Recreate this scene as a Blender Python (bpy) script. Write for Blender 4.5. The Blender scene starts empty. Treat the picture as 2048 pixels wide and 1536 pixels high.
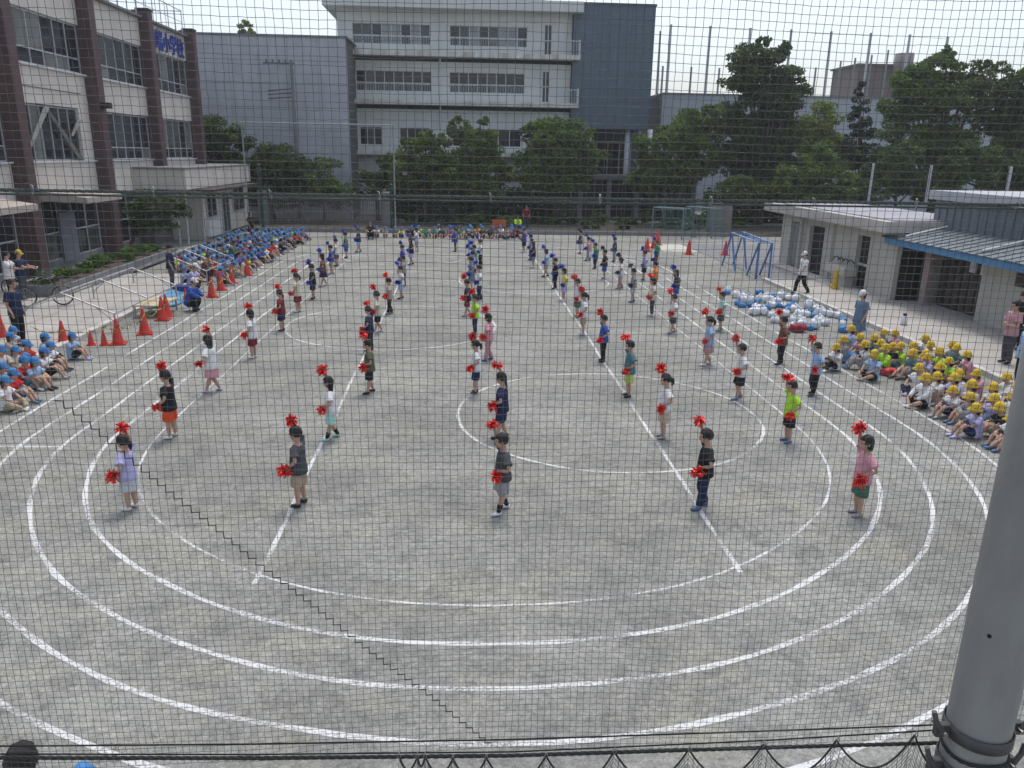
import bpy, bmesh, math, random
import numpy as np
from mathutils import Vector, Matrix

# ------------------------------------------------------------------ camera
SC = bpy.context.scene
COL = SC.collection
F, CX, CY, H = 1560.0, 1024.0, 768.0, 5.1          # focal length and centre in photo pixels, eye height in metres
VP, TILT = (925.0, 305.0), math.tan(math.radians(1.0))
def _basis():
    dY = np.array([(VP[0]-CX)/F, -(VP[1]-CY)/F, -1.0]); dY /= np.linalg.norm(dY)
    h = np.array([1.0, -TILT, 0.0]); dX = h - dY*h.dot(dY); dX /= np.linalg.norm(dX)
    return np.array([dX, dY, np.cross(dX, dY)])
RM = _basis()
cam_d = bpy.data.cameras.new('camera'); cam = bpy.data.objects.new('camera', cam_d); COL.objects.link(cam)
cam_d.sensor_fit = 'HORIZONTAL'; cam_d.sensor_width = 36.0; cam_d.lens = F/2048*36
cam_d.clip_start = 0.05; cam_d.clip_end = 3000
cam.matrix_world = Matrix.Translation((0, 0, H)) @ Matrix(RM.tolist()).to_4x4()
SC.camera = cam
SC.render.resolution_x, SC.render.resolution_y = 1024, 768

# ------------------------------------------------------------------ light
SUN_EL, SUN_AZ = 70.0, 12.0       # degrees; azimuth clockwise from +Y (the far end of the yard)
w = bpy.data.worlds.new('World'); SC.world = w; w.use_nodes = True
nt = w.node_tree; nt.nodes.clear()
sky = nt.nodes.new('ShaderNodeTexSky'); sky.sky_type = 'NISHITA'; sky.sun_disc = False
sky.sun_elevation = math.radians(SUN_EL); sky.sun_rotation = math.radians(SUN_AZ)
sky.altitude = 0; sky.air_density = 1.0; sky.dust_density = 3.0; sky.ozone_density = 1.0
hs = nt.nodes.new('ShaderNodeHueSaturation'); hs.inputs['Saturation'].default_value = 0.62
bg = nt.nodes.new('ShaderNodeBackground'); bg.inputs['Strength'].default_value = 0.15
wo = nt.nodes.new('ShaderNodeOutputWorld')
nt.links.new(sky.outputs[0], hs.inputs['Color']); nt.links.new(hs.outputs[0], bg.inputs['Color']); nt.links.new(bg.outputs[0], wo.inputs['Surface'])
sd = bpy.data.lights.new('sun', 'SUN'); sd.energy = 0.9; sd.angle = math.radians(12); sd.color = (1.0, 0.96, 0.9)
sun = bpy.data.objects.new('sun', sd); COL.objects.link(sun)
_az, _el = math.radians(SUN_AZ), math.radians(SUN_EL)
sun.rotation_euler = Vector((-math.sin(_az)*math.cos(_el), -math.cos(_az)*math.cos(_el), -math.sin(_el))).to_track_quat('-Z', 'Y').to_euler()
sun.location = (10, 40, 60)
vs = SC.view_settings; vs.view_transform = 'Standard'; vs.look = 'None'; vs.gamma = 1.0; vs.use_curve_mapping = False
vs.exposure = 0.54

# ------------------------------------------------------------------ helpers: survey of the photo (rays onto ground or wall planes)
def ray(x, y): return RM @ np.array([(x-CX)/F, -(y-CY)/F, -1.0])
def gz(x, y, z=0.0):
    d = ray(x, y); t = (z-H)/d[2]; return Vector((d[0]*t, d[1]*t, z))
def gy(x, y, Y):
    d = ray(x, y); t = Y/d[1]; return Vector((d[0]*t, Y, H+d[2]*t))
def gx(x, y, X):
    d = ray(x, y); t = X/d[0]; return Vector((X, d[1]*t, H+d[2]*t))
def pj(p):
    c = RM.T @ (np.array(p)-np.array([0, 0, H])); return CX-F*c[0]/c[2], CY+F*c[1]/c[2]

# ------------------------------------------------------------------ helpers: materials
MATS = {}
def mat(name, col, rough=0.75, var=0.12, scale=6.0, bump=0.0, bscale=40.0, metal=0.0, spec=0.4, coord='Object', stretch=(1, 1, 1), col2=None, var2=0.0, scale2=1.0):
    """procedural principled material: base colour broken up by two noises, optional relief"""
    if name in MATS: return MATS[name]
    m = bpy.data.materials.new(name); MATS[name] = m; m.use_nodes = True
    n = m.node_tree; b = n.nodes['Principled BSDF']
    b.inputs['Roughness'].default_value = rough; b.inputs['Metallic'].default_value = metal
    b.inputs['Specular IOR Level'].default_value = spec
    tc = n.nodes.new('ShaderNodeTexCoord'); mp = n.nodes.new('ShaderNodeMapping'); mp.inputs['Scale'].default_value = stretch
    n.links.new(tc.outputs[coord], mp.inputs['Vector'])
    last = None
    def noise(s, det=5):
        t = n.nodes.new('ShaderNodeTexNoise'); t.inputs['Scale'].default_value = s; t.inputs['Detail'].default_value = det
        t.inputs['Roughness'].default_value = 0.6
        n.links.new(mp.outputs[0], t.inputs['Vector']); return t
    c = (*col, 1)
    dark = tuple(v*(1-var) for v in col) + (1,); lite = tuple(min(1, v*(1+var)) for v in col) + (1,)
    t1 = noise(scale); r = n.nodes.new('ShaderNodeValToRGB')
    r.color_ramp.elements[0].position = 0.3; r.color_ramp.elements[1].position = 0.7
    r.color_ramp.elements[0].color = dark; r.color_ramp.elements[1].color = lite
    n.links.new(t1.outputs['Fac'], r.inputs[0]); last = r.outputs[0]
    if col2 is not None:
        t2 = noise(scale2, 6); r2 = n.nodes.new('ShaderNodeValToRGB')
        r2.color_ramp.elements[0].position = 0.5-0.12; r2.color_ramp.elements[1].position = 0.5+0.2
        r2.color_ramp.elements[0].color = (0, 0, 0, 1); r2.color_ramp.elements[1].color = (var2,)*3 + (1,)
        n.links.new(t2.outputs['Fac'], r2.inputs[0])
        mx = n.nodes.new('ShaderNodeMix'); mx.data_type = 'RGBA'
        n.links.new(r2.outputs[0], mx.inputs['Factor']); n.links.new(last, mx.inputs['A']); mx.inputs['B'].default_value = (*col2, 1)
        last = mx.outputs['Result']
    n.links.new(last, b.inputs['Base Color'])
    if bump:
        t3 = noise(bscale, 4); bp = n.nodes.new('ShaderNodeBump'); bp.inputs['Strength'].default_value = bump; bp.inputs['Distance'].default_value = 0.02
        n.links.new(t3.outputs['Fac'], bp.inputs['Height']); n.links.new(bp.outputs[0], b.inputs['Normal'])
    return m

PAL = {'white': (.72, .72, .72), 'pale grey': (.5, .52, .54), 'grey': (.3, .3, .31), 'charcoal': (.075, .075, .085), 'black': (.02, .02, .024),
       'navy': (.022, .03, .075), 'blue': (.035, .09, .4), 'light blue': (.32, .47, .68), 'lavender': (.45, .43, .68), 'pink': (.62, .3, .36),
       'dusty pink': (.48, .27, .29), 'red': (.55, .03, .03), 'orange red': (.72, .075, .02), 'maroon': (.2, .02, .035), 'lime': (.42, .72, .05),
       'yellow': (.68, .62, .2), 'yellow green': (.45, .55, .16), 'green': (.04, .28, .12), 'dark green': (.06, .15, .1), 'mint': (.4, .68, .6),
       'teal': (.08, .19, .22), 'olive': (.1, .11, .065), 'khaki': (.4, .32, .22), 'beige': (.5, .4, .3), 'tan': (.42, .34, .29), 'brown': (.17, .08, .06),
       'purple': (.2, .14, .42), 'denim': (.13, .2, .3), 'orange': (.75, .25, .05), 'cream': (.62, .57, .47)}
def fabric(c):
    return mat('fabric '+c, PAL[c], 0.85, 0.18, 9, 0.55, 14, spec=0.2)

# ------------------------------------------------------------------ helpers: meshes and objects
class MB:
    def __init__(s): s.v, s.f = [], []
    def add(s, vs_, fs):
        o = len(s.v); s.v += [tuple(p) for p in vs_]; s.f += [tuple(i+o for i in q) for q in fs]; return s
    def box(s, x0, x1, y0, y1, z0, z1):
        return s.add([(x0, y0, z0), (x1, y0, z0), (x1, y1, z0), (x0, y1, z0), (x0, y0, z1), (x1, y0, z1), (x1, y1, z1), (x0, y1, z1)],
                     [(0, 3, 2, 1), (4, 5, 6, 7), (0, 1, 5, 4), (1, 2, 6, 5), (2, 3, 7, 6), (3, 0, 4, 7)])
    def quad(s, a, b, c, d): return s.add([a, b, c, d], [(0, 1, 2, 3)])
    def tube(s, pts, rads, n=10, lat=None, caps=True):
        P = [np.array(p, float) for p in pts]
        if not hasattr(rads, '__len__'): rads = [rads]*len(P)
        o = len(s.v); prev = None
        for i, p in enumerate(P):
            t = P[min(i+1, len(P)-1)] - P[max(i-1, 0)]; t = t/(np.linalg.norm(t)+1e-9)
            if lat is not None: u = np.array(lat, float)
            elif prev is not None: u = prev
            else: u = np.array((1., 0, 0)) if abs(t[0]) < 0.8 else np.array((0, 1., 0))
            u = u - t*u.dot(t); u /= np.linalg.norm(u)+1e-9; v = np.cross(t, u); prev = u
            r = rads[i]; a, b = (r if hasattr(r, '__len__') else (r, r))
            for k in range(n):
                th = 2*math.pi*k/n; s.v.append(tuple(p + u*a*math.cos(th) + v*b*math.sin(th)))
        for i in range(len(P)-1):
            for k in range(n):
                k2 = (k+1) % n; s.f.append((o+i*n+k, o+i*n+k2, o+(i+1)*n+k2, o+(i+1)*n+k))
        if caps:
            s.f.append(tuple(o+k for k in reversed(range(n)))); s.f.append(tuple(o+(len(P)-1)*n+k for k in range(n)))
        return s
    def bar(s, a, b, r, n=6): return s.tube([a, b], r, n)
    def ell(s, c, r, nu=14, nv=9, fn=None):
        o = len(s.v)
        for j in range(1, nv):
            ph = math.pi*j/nv
            for i in range(nu):
                th = 2*math.pi*i/nu
                d = (math.sin(ph)*math.cos(th), math.sin(ph)*math.sin(th), math.cos(ph)); k = fn(d) if fn else 1
                s.v.append((c[0]+r[0]*d[0]*k, c[1]+r[1]*d[1]*k, c[2]+r[2]*d[2]*k))
        kt = fn((0, 0, 1)) if fn else 1; kb = fn((0, 0, -1)) if fn else 1
        s.v += [(c[0], c[1], c[2]+r[2]*kt), (c[0], c[1], c[2]-r[2]*kb)]
        T, B = len(s.v)-2, len(s.v)-1
        for i in range(nu):
            i2 = (i+1) % nu
            s.f.append((T, o+i, o+i2)); s.f.append((B, o+(nv-2)*nu+i2, o+(nv-2)*nu+i))
            for j in range(nv-2): s.f.append((o+j*nu+i, o+(j+1)*nu+i, o+(j+1)*nu+i2, o+j*nu+i2))
        return s
    def mesh(s, name, m=None, smooth=False):
        me = bpy.data.meshes.new(name); me.from_pydata(s.v, [], s.f); me.update()
        if m: me.materials.append(m)
        if smooth: me.polygons.foreach_set('use_smooth', [True]*len(me.polygons))
        return me
    def build(s, name, m, parent=None, smooth=False, bevel=0):
        o = link(name, s.mesh(name, m, smooth), parent)
        if bevel:
            b = o.modifiers.new('bevel', 'BEVEL'); b.width = bevel; b.segments = 2; b.limit_method = 'ANGLE'
        return o
def link(name, data, parent=None, loc=None, m=None):
    o = bpy.data.objects.new(name, data); COL.objects.link(o)
    if parent is not None: o.parent = parent
    if loc is not None: o.location = loc
    if m is not None and data is not None:
        if not data.materials: data.materials.append(m)
        o.material_slots[0].link = 'OBJECT'; o.material_slots[0].material = m
    return o
def tag(o, label, cat, group=None):
    o['label'] = label; o['category'] = cat
    if group: o['group'] = group
    return o
def struct(o): o['kind'] = 'structure'; return o
def stuff(o): o['kind'] = 'stuff'; return o
def empty(name, loc=(0, 0, 0), rz=0.0):
    o = bpy.data.objects.new(name, None); COL.objects.link(o); o.location = loc; o.rotation_euler = (0, 0, rz); o.empty_display_size = 0.1; return o
def remesh(mb, name, vox, m, smooth_it=4, fac=0.5):
    """one continuous skin grown over the overlapping pieces"""
    t = link('tmp', mb.mesh('tmp'))
    r = t.modifiers.new('r', 'REMESH'); r.mode = 'VOXEL'; r.voxel_size = vox; r.use_smooth_shade = True
    q = t.modifiers.new('s', 'SMOOTH'); q.factor = fac; q.iterations = smooth_it
    dg = bpy.context.evaluated_depsgraph_get()
    me = bpy.data.meshes.new_from_object(t.evaluated_get(dg)); me.name = name
    bpy.data.objects.remove(t)
    me.materials.clear()
    for x in (m if isinstance(m, (list, tuple)) else [m]): me.materials.append(x)
    me.polygons.foreach_set('use_smooth', [True]*len(me.polygons))
    return me
def lerp(a, b, t): return tuple(a[i]+(b[i]-a[i])*t for i in range(3))
ORD = ['', 'second', 'third', 'fourth', 'fifth', 'sixth', 'seventh', 'eighth', 'ninth', 'tenth', 'eleventh', 'twelfth', 'thirteenth', 'fourteenth', 'fifteenth', 'sixteenth', 'seventeenth', 'eighteenth', 'nineteenth', 'twentieth']
def nth(i):
    if i < 20: return ORD[i]
    t, u = divmod(i+1, 10); tens = {2: 'twenty', 3: 'thirty', 4: 'forty'}[t]
    return (tens[:-1]+'ieth') if u == 0 else tens+'-'+('first' if u == 1 else ORD[u-1])
def from_left(i): return 'leftmost' if i == 0 else nth(i)+' from left'
random.seed(7); np.random.seed(7)
# ------------------------------------------------------------------ ground
def ground_material():
    m = bpy.data.materials.new('packed sand'); m.use_nodes = True; n = m.node_tree; b = n.nodes['Principled BSDF']
    b.inputs['Roughness'].default_value = 0.95; b.inputs['Specular IOR Level'].default_value = 0.15
    tc = n.nodes.new('ShaderNodeTexCoord')
    def noise(s, det, stretch=(1, 1, 1), ro=0.6, off=0):
        mp = n.nodes.new('ShaderNodeMapping'); mp.inputs['Scale'].default_value = stretch; mp.inputs['Location'].default_value = (off, off*2, 0)
        n.links.new(tc.outputs['Object'], mp.inputs[0])
        t = n.nodes.new('ShaderNodeTexNoise'); t.inputs['Scale'].default_value = s; t.inputs['Detail'].default_value = det; t.inputs['Roughness'].default_value = ro
        n.links.new(mp.outputs[0], t.inputs['Vector']); return t.outputs['Fac']
    def ramp(src, p0, p1, c0, c1):
        r = n.nodes.new('ShaderNodeValToRGB'); r.color_ramp.elements[0].position = p0; r.color_ramp.elements[1].position = p1
        r.color_ramp.elements[0].color = c0; r.color_ramp.elements[1].color = c1; n.links.new(src, r.inputs[0]); return r.outputs[0]
    def mix(f, a, bb, typ='MIX'):
        x = n.nodes.new('ShaderNodeMix'); x.data_type = 'RGBA'; x.blend_type = typ
        for s_, k in ((f, 'Factor'), (a, 'A'), (bb, 'B')):
            if hasattr(s_, 'is_linked') or hasattr(s_, 'links'): n.links.new(s_, x.inputs[k])
            else: x.inputs[k].default_value = s_
        return x.outputs['Result']
    base = ramp(noise(0.35, 6, (1, 1.1, 1)), 0.34, 0.68, (.242, .244, .232, 1), (.37, .373, .352, 1))
    dry = ramp(noise(0.8, 6, (1, 1.1, 1), .65, off=7), 0.5, 0.72, (0, 0, 0, 1), (.75, .75, .75, 1))
    c = mix(dry, base, (.38, .37, .3, 1))
    damp = ramp(noise(1.5, 9, (1, 1.1, 1), .84, off=3), 0.48, 0.66, (0, 0, 0, 1), (.85, .85, .85, 1))
    c = mix(damp, c, (.162, .162, .164, 1))
    scuff = ramp(noise(7, 8, (1, 1.1, 1), .82, off=9), 0.35, 0.68, (.66, .66, .66, 1), (1.26, 1.26, 1.25, 1))
    c = mix(1.0, c, scuff, 'MULTIPLY')
    mott = ramp(noise(17, 6, (1, 1, 1), .8, off=5), 0.36, 0.64, (.72, .72, .72, 1), (1.22, 1.22, 1.2, 1))
    c = mix(1.0, c, mott, 'MULTIPLY')
    grit = ramp(noise(55, 4, (1, 1, 1), .85), 0.32, 0.68, (.68, .68, .67, 1), (1.24, 1.24, 1.22, 1))
    c = mix(1.0, c, grit, 'MULTIPLY')
    dust = ramp(noise(3.2, 7, (1, 1.4, 1), .75, off=21), 0.62, 0.75, (0, 0, 0, 1), (.35, .35, .35, 1))
    c = mix(dust, c, (.46, .46, .45, 1))
    n.links.new(c, b.inputs['Base Color'])
    bp = n.nodes.new('ShaderNodeBump'); bp.inputs['Strength'].default_value = 0.5; bp.inputs['Distance'].default_value = 0.03
    n.links.new(noise(14, 6, (1, 1, 1), .75), bp.inputs['Height']); n.links.new(bp.outputs[0], b.inputs['Normal'])
    return m
GM = ground_material()
g = MB(); g.quad((-400, -60, 0), (400, -60, 0), (400, 900, 0), (-400, 900, 0))
struct(g.build('ground', GM))

def chalk_material():
    m = bpy.data.materials.new('chalk line powder'); m.use_nodes = True; n = m.node_tree; b = n.nodes['Principled BSDF']
    b.inputs['Roughness'].default_value = 0.95
    tc = n.nodes.new('ShaderNodeTexCoord'); out = n.nodes['Material Output']
    t = n.nodes.new('ShaderNodeTexNoise'); t.inputs['Scale'].default_value = 26; t.inputs['Detail'].default_value = 5; t.inputs['Roughness'].default_value = .7
    t2 = n.nodes.new('ShaderNodeTexNoise'); t2.inputs['Scale'].default_value = 0.9; t2.inputs['Detail'].default_value = 4
    n.links.new(tc.outputs['Object'], t.inputs[0]); n.links.new(tc.outputs['Object'], t2.inputs[0])
    a = n.nodes.new('ShaderNodeMath'); a.operation = 'MULTIPLY_ADD'; n.links.new(t2.outputs[0], a.inputs[0]); a.inputs[1].default_value = 0.85; n.links.new(t.outputs[0], a.inputs[2])
    r = n.nodes.new('ShaderNodeValToRGB'); r.color_ramp.elements[0].position = .7; r.color_ramp.elements[1].position = 1.15
    n.links.new(a.outputs[0], r.inputs[0])
    b.inputs['Base Color'].default_value = (.64, .64, .64, 1)
    n.links.new(r.outputs[0], b.inputs['Alpha'])
    return m
CHALK = chalk_material()
def ribbon(name, pts, width, z=0.004, dust=None):
    P = [np.array(p[:2], float) for p in pts]; mb = MB(); o = 0; vs_, fs = [], []
    ph = random.random()*9
    for i, p in enumerate(P):
        t = P[min(i+1, len(P)-1)]-P[max(i-1, 0)]; t /= np.linalg.norm(t); nrm = np.array((-t[1], t[0]))
        wv = width*(1+0.18*math.sin(i*1.7+ph)+random.uniform(-.12, .12)); off = 0.012*math.sin(i*0.45+ph)+random.uniform(-.006, .006)
        for s_ in (-.5, .5): q = p+nrm*(off+s_*wv); vs_.append((q[0], q[1], z))
    for i in range(len(P)-1): fs.append((2*i+1, 2*i, 2*i+2, 2*i+3))
    mb.add(vs_, fs); return struct(mb.build(name, dust or CHALK))
def dust_material():
    m = bpy.data.materials.new('scattered chalk dust'); m.use_nodes = True; n = m.node_tree; b = n.nodes['Principled BSDF']; b.inputs['Roughness'].default_value = 1.0
    b.inputs['Base Color'].default_value = (.6, .6, .6, 1); tc = n.nodes.new('ShaderNodeTexCoord')
    t = n.nodes.new('ShaderNodeTexNoise'); t.inputs['Scale'].default_value = 7; t.inputs['Detail'].default_value = 7; t.inputs['Roughness'].default_value = .8
    r = n.nodes.new('ShaderNodeValToRGB'); r.color_ramp.elements[0].position = .5; r.color_ramp.elements[1].position = .8; r.color_ramp.elements[1].color = (.5, .5, .5, 1)
    n.links.new(tc.outputs['Object'], t.inputs[0]); n.links.new(t.outputs[0], r.inputs[0]); n.links.new(r.outputs[0], b.inputs['Alpha']); return m
DUST = dust_material()
TX, TY0, TY1 = 0.5, 14.15, 36.9
def stadium(r):
    pts = [(TX-r, y) for y in np.arange(TY1, TY0, -0.35)]
    pts += [(TX-r*math.cos(a), TY0-r*math.sin(a)) for a in np.linspace(0, math.pi, int(r*10))]
    pts += [(TX+r, y) for y in np.arange(TY0+.3, TY1, 0.35)]
    pts += [(TX+r*math.cos(a), TY1+r*math.sin(a)) for a in np.linspace(0, math.pi, int(r*10))]
    return pts
for r, wd in ((9.06, .066), (8.34, .066), (7.6, .066), (6.87, .066), (6.12, .038)): ribbon('track_line', stadium(r), wd); ribbon('chalk_dust', stadium(r), .3, .002, DUST)
for x, y0, y1 in ((-2.54, 8.6, 45), (3.55, 8.7, 45)):
    ribbon('centre_line', [(x+0.006*(y-8)*(1 if x > 0 else -.3)*(1 if y < 25 else 0.5), y) for y in np.arange(y0, y1, .35)], .06, 0.006)
for cx_, cy_, r in ((-2.15, 23.55, 3.15), (2.95, 15.0, 3.06), (2.95, 32.3, 3.1), (-2.9, 39.9, 3.1)):
    ribbon('circle_line', [(cx_+r*math.cos(a), cy_+r*math.sin(a)) for a in np.linspace(0, 2*math.pi, 110)], .06, 0.008)
ribbon('chalk_scrap', [(0.05+i*.12, 10.2-i*.32) for i in range(8)], .07, 0.005, DUST)
ribbon('chalk_scrap', [(0.98+i*.09, 9.0+i*.2) for i in range(5)], .07, 0.005, DUST)
ribbon('chalk_scrap', [(-9.2+i*.3, 13.4-.01*i) for i in range(8)], .07, 0.0052)
ribbon('finish_line', [(x, 43.2) for x in np.arange(-4.5, 5.5, .4)], .07, 0.0052)

CONC = mat('pale concrete', (.42, .40, .37), .9, .14, 1.2, .3, 30, col2=(.28, .27, .25), var2=.6, scale2=.5)
CONC2 = mat('grey concrete', (.22, .225, .23), .9, .16, 2.2, .3, 30, col2=(.14, .14, .15), var2=.6, scale2=.8)
KERB = mat('kerb stone', (.5, .48, .45), .9, .15, 3, .3, 40)
DARKC = mat('drain channel', (.12, .12, .12), .9, .2, 4)
# left paving with its kerb stones, right apron with kerb stones and gutter
struct(MB().box(-16.8, -10.72, 17.0, 33.0, -.2, .09).build('paving', CONC))
left_kerb = struct(MB().box(-10.72, -10.62, 16.0, 33.0, -.2, .05).build('kerb', DARKC))
ks = MB().box(0, .22, 0, .98, -.1, .13).mesh('kerb_stone', KERB)
for i in range(16): link('kerb_stone', ks, left_kerb, (-10.62, 17.0+i*1.0, 0))
struct(MB().box(13.25, 17.2, 8.0, 32.6, -.2, .085).build('apron', CONC))
struct(MB().box(13.15, 19, 32.61, 47, -.2, .02).build('far_apron', CONC2))
right_kerb = struct(MB().box(13.12, 13.25, 9.0, 32.6, -.2, .03).build('kerb', DARKC))
for i in range(24): link('kerb_stone', ks, right_kerb, (12.9, 9.0+i*1.0, 0))
far_kerb = struct(MB().box(-13.5, 18, 52.0, 52.12, -.2, .1).build('far_kerb', DARKC))
kf = MB().box(0, 1.16, 0, .2, -.1, .24).mesh('kerb_stone', CONC2)
for i in range(26): link('kerb_stone', kf, far_kerb, (-13.4+i*1.2, 51.8, 0))
struct(MB().box(-40, 60, 52.12, 61.5, -.3, .06).build('planting_bed', mat('leaf mould', (.06, .052, .042), .95, .4, 2.5, .6, 12)))
struct(MB().quad((11.2, 43.2, .006), (15.0, 43.0, .006), (15.4, 46.6, .006), (11.0, 46.8, .006)).build('sand_pit', mat('pale sand', (.5, .49, .43), .95, .1, 2)))

# ------------------------------------------------------------------ glass, frames
def glass(name, col, rough=.06):
    m = bpy.data.materials.new(name); m.use_nodes = True; b = m.node_tree.nodes['Principled BSDF']
    n = m.node_tree; tc = n.nodes.new('ShaderNodeTexCoord'); t = n.nodes.new('ShaderNodeTexNoise'); t.inputs['Scale'].default_value = 1.1
    r = n.nodes.new('ShaderNodeValToRGB'); r.color_ramp.elements[0].color = (*[v*.5 for v in col], 1); r.color_ramp.elements[1].color = (*[v*1.3 for v in col], 1)
    n.links.new(tc.outputs['Object'], t.inputs[0]); n.links.new(t.outputs[0], r.inputs[0]); n.links.new(r.outputs[0], b.inputs['Base Color'])
    b.inputs['Roughness'].default_value = rough; b.inputs['Specular IOR Level'].default_value = .5; return m
GL = [glass('dark window glass', (.03, .033, .042)), glass('curtained window glass', (.2, .21, .2)), glass('dim window glass', (.075, .085, .085)), glass('blind behind glass', (.3, .33, .34))]
ALU = mat('aluminium frame', (.5, .52, .54), .45, .06, 8, metal=.3)
ALUW = mat('white frame', (.62, .63, .64), .5, .06, 8)
def window_x(parent, X, y0, y1, z0, z1, n, rail=None, face=1, fr=.05, choose=None, fm=None):
    """sliding-sash window in a wall facing +X (face=1) or -X (face=-1): frame part with one pane for each light"""
    mb = MB(); xi, xo = (X-.02, X+.05) if face > 0 else (X-.05, X+.02)
    ys = np.linspace(y0, y1, n+1)
    for k, y in enumerate(ys): mb.box(xi, xo, y-fr/2, y+fr/2, z0, z1)
    for z in (z0, z1)+((rail,) if rail else ()):
        for k in range(n): mb.box(xi, xo-.004, ys[k]+fr/2, ys[k+1]-fr/2, z-fr*.6, z+fr*.6)
    o = mb.build('window', fm or ALU, parent)
    zs = [z0, rail, z1] if rail else [z0, z1]
    for k in range(n):
        for a, b in zip(zs[:-1], zs[1:]):
            c = choose(k) if choose else random.choice([0, 0, 2, 1, 0])
            MB().box(X-.012, X+.012, ys[k]+fr/2, ys[k+1]-fr/2, a+fr*.6, b-fr*.6).build('pane', GL[c], o)
    return o
def window_y(parent, Y, x0, x1, z0, z1, n, rail=None, fr=.06, choose=None, bars=False, fm=None):
    """the same in a wall facing the camera (-Y)"""
    mb = MB(); xs = np.linspace(x0, x1, n+1)
    for k, x in enumerate(xs): mb.box(x-fr/2, x+fr/2, Y-.05, Y+.02, z0, z1)
    for z in (z0, z1)+((rail,) if rail else ()):
        for k in range(n): mb.box(xs[k]+fr/2, xs[k+1]-fr/2, Y-.046, Y+.02, z-fr*.6, z+fr*.6)
    o = mb.build('window', fm or ALUW, parent)
    zs = [z0, rail, z1] if rail else [z0, z1]
    for k in range(n):
        c = choose(k) if choose else random.choice([0, 0, 2, 3, 0, 3])
        for a, b in zip(zs[:-1], zs[1:]): MB().box(xs[k]+fr/2, xs[k+1]-fr/2, Y-.012, Y+.012, a+fr*.6, b-fr*.6).build('pane', GL[c], o)
    if bars:
        r = MB()
        r.box(x0, x1, Y-.19, Y-.16, z0+.52, z0+.56)
        for x in np.arange(x0+.06, x1, .13): r.box(x-.012, x+.012, Y-.185, Y-.165, z0-.02, z0+.52)
        r.build('window_rail', ALUW, o)
    return o
# ------------------------------------------------------------------ school building on the left (three storeys, brown piers)
CREAM = mat('cream render', (.66, .61, .555), .88, .1, 1.0, .15, 50, col2=(.52, .48, .44), var2=.6, scale2=.7, stretch=(1, 1, .25))
PIER = mat('brown pier tiles', (.1, .06, .06), .7, .18, 2.5, .2, 60)
LX = -17.3
sb = tag(empty('school_building', (LX, 36, 0)), 'cream school building with brown piers and long window bands', 'building')
_o = Vector(sb.location)
def L(mb, name, m, parent=None, bevel=0, smooth=False):
    """build in world coordinates under the building root"""
    o = mb.build(name, m, parent or sb, smooth, bevel)
    if parent is None: o.location = -_o
    return o
Y0, Y1 = 9.0, 54.6
PS = 7.2
piers = [32.2+PS*k for k in range(-3, 4)]
bz = [(2.9, 4.4), (6.72, 8.15), (10.3, 11.7)]
for z0, z1 in bz: L(MB().box(LX-.3, LX, Y0, Y1, z0, z1), 'wall_band', CREAM)
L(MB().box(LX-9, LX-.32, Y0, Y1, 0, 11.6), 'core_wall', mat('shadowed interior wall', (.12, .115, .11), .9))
L(MB().box(LX-9, LX+.25, Y0-.2, Y1+.1, 11.71, 11.82), 'roof', CONC2)
for y in piers: L(MB().box(LX-.31, LX+.55, y, y+.64, 0, 12.1), 'pier', PIER, bevel=.02)
for y in piers: L(MB().box(LX-.1, LX+.6, y-.05, y+.69, 12.11, 12.2), 'pier_cap', mat('dark coping', (.05, .06, .055), .7))
for z in (4.4, 8.15): L(MB().box(LX-.05, LX+.12, Y0, Y1, z+.003, z+.07), 'sill', ALUW)
wins = []
for i, y in enumerate(piers[:-1]):
    a, b = y+.7, y+PS-.06
    q = window_x(None, LX-.14, a, b, 8.26, 10.25, 6, 8.85); q.parent = sb; q.location = -_o
    if i == 3: a, b = y+1.3, y+6.1
    q = window_x(None, LX-.14, a, b, 4.5, 6.66, 6, 5.05 if i != 3 else None); q.parent = sb; q.location = -_o
    L(MB().box(LX-.2, LX-.1, y+.66, y+PS-.02, 10.255, 10.295), 'lintel', ALU)
yb = 32.2
for a, b in ((yb+.7, yb+1.26), (yb+6.14, yb+PS-.04)): L(MB().box(LX-.3, LX+.01, a, b, 4.41, 6.71), 'wall_panel', CREAM)
for (ya, za), (yb_, zb) in (((33.1, 4.5), (35.4, 6.6)), ((35.4, 6.6), (37.9, 4.5)), ((32.5, 6.3), (33.7, 5.4)), ((37.3, 5.5), (38.2, 6.2))):
    L(MB().tube([(LX+.06, ya, za), (LX+.06, yb_, zb)], (.06, .14), 4, lat=(1, 0, 0)), 'brace', mat('brace steel paint', (.24, .24, .23), .7, .1, 4))
# ground floor: glazed doors, grey door, canopies, downpipes
for i, y in enumerate(piers[:-1]):
    L(MB().box(LX-.3, LX-.12, y+.66, y+PS-.02, 0, .35), 'plinth', CONC2)
    q = window_x(None, LX-.2, y+.74, y+PS-.1, .38, 2.85, 5, 1.5, choose=lambda k: random.choice([0, 2, 0, 0])); q.parent = sb; q.location = -_o
L(MB().box(LX-.1, LX-.05, 35.4, 36.8, .2, 2.3), 'door', mat('grey steel door', (.19, .2, .24), .5, .1, 3))
for y, w_, c in ((33.9, 3.4, .2), (27.0, 3.0, .2)):
    cn = L(MB().add([(LX+.01, y, 2.92), (LX+1.9, y, 2.82), (LX+1.9, y+w_, 2.82), (LX+.01, y+w_, 2.92), (LX+.01, y, 3.3), (LX+1.9, y, 3.05), (LX+1.9, y+w_, 3.05), (LX+.01, y+w_, 3.3)],
        [(0, 3, 2, 1), (4, 5, 6, 7), (0, 1, 5, 4), (1, 2, 6, 5), (2, 3, 7, 6), (3, 0, 4, 7)]), 'canopy', mat('pinkish canopy render', (.42, .36, .32), .85, .1, 2))
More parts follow.
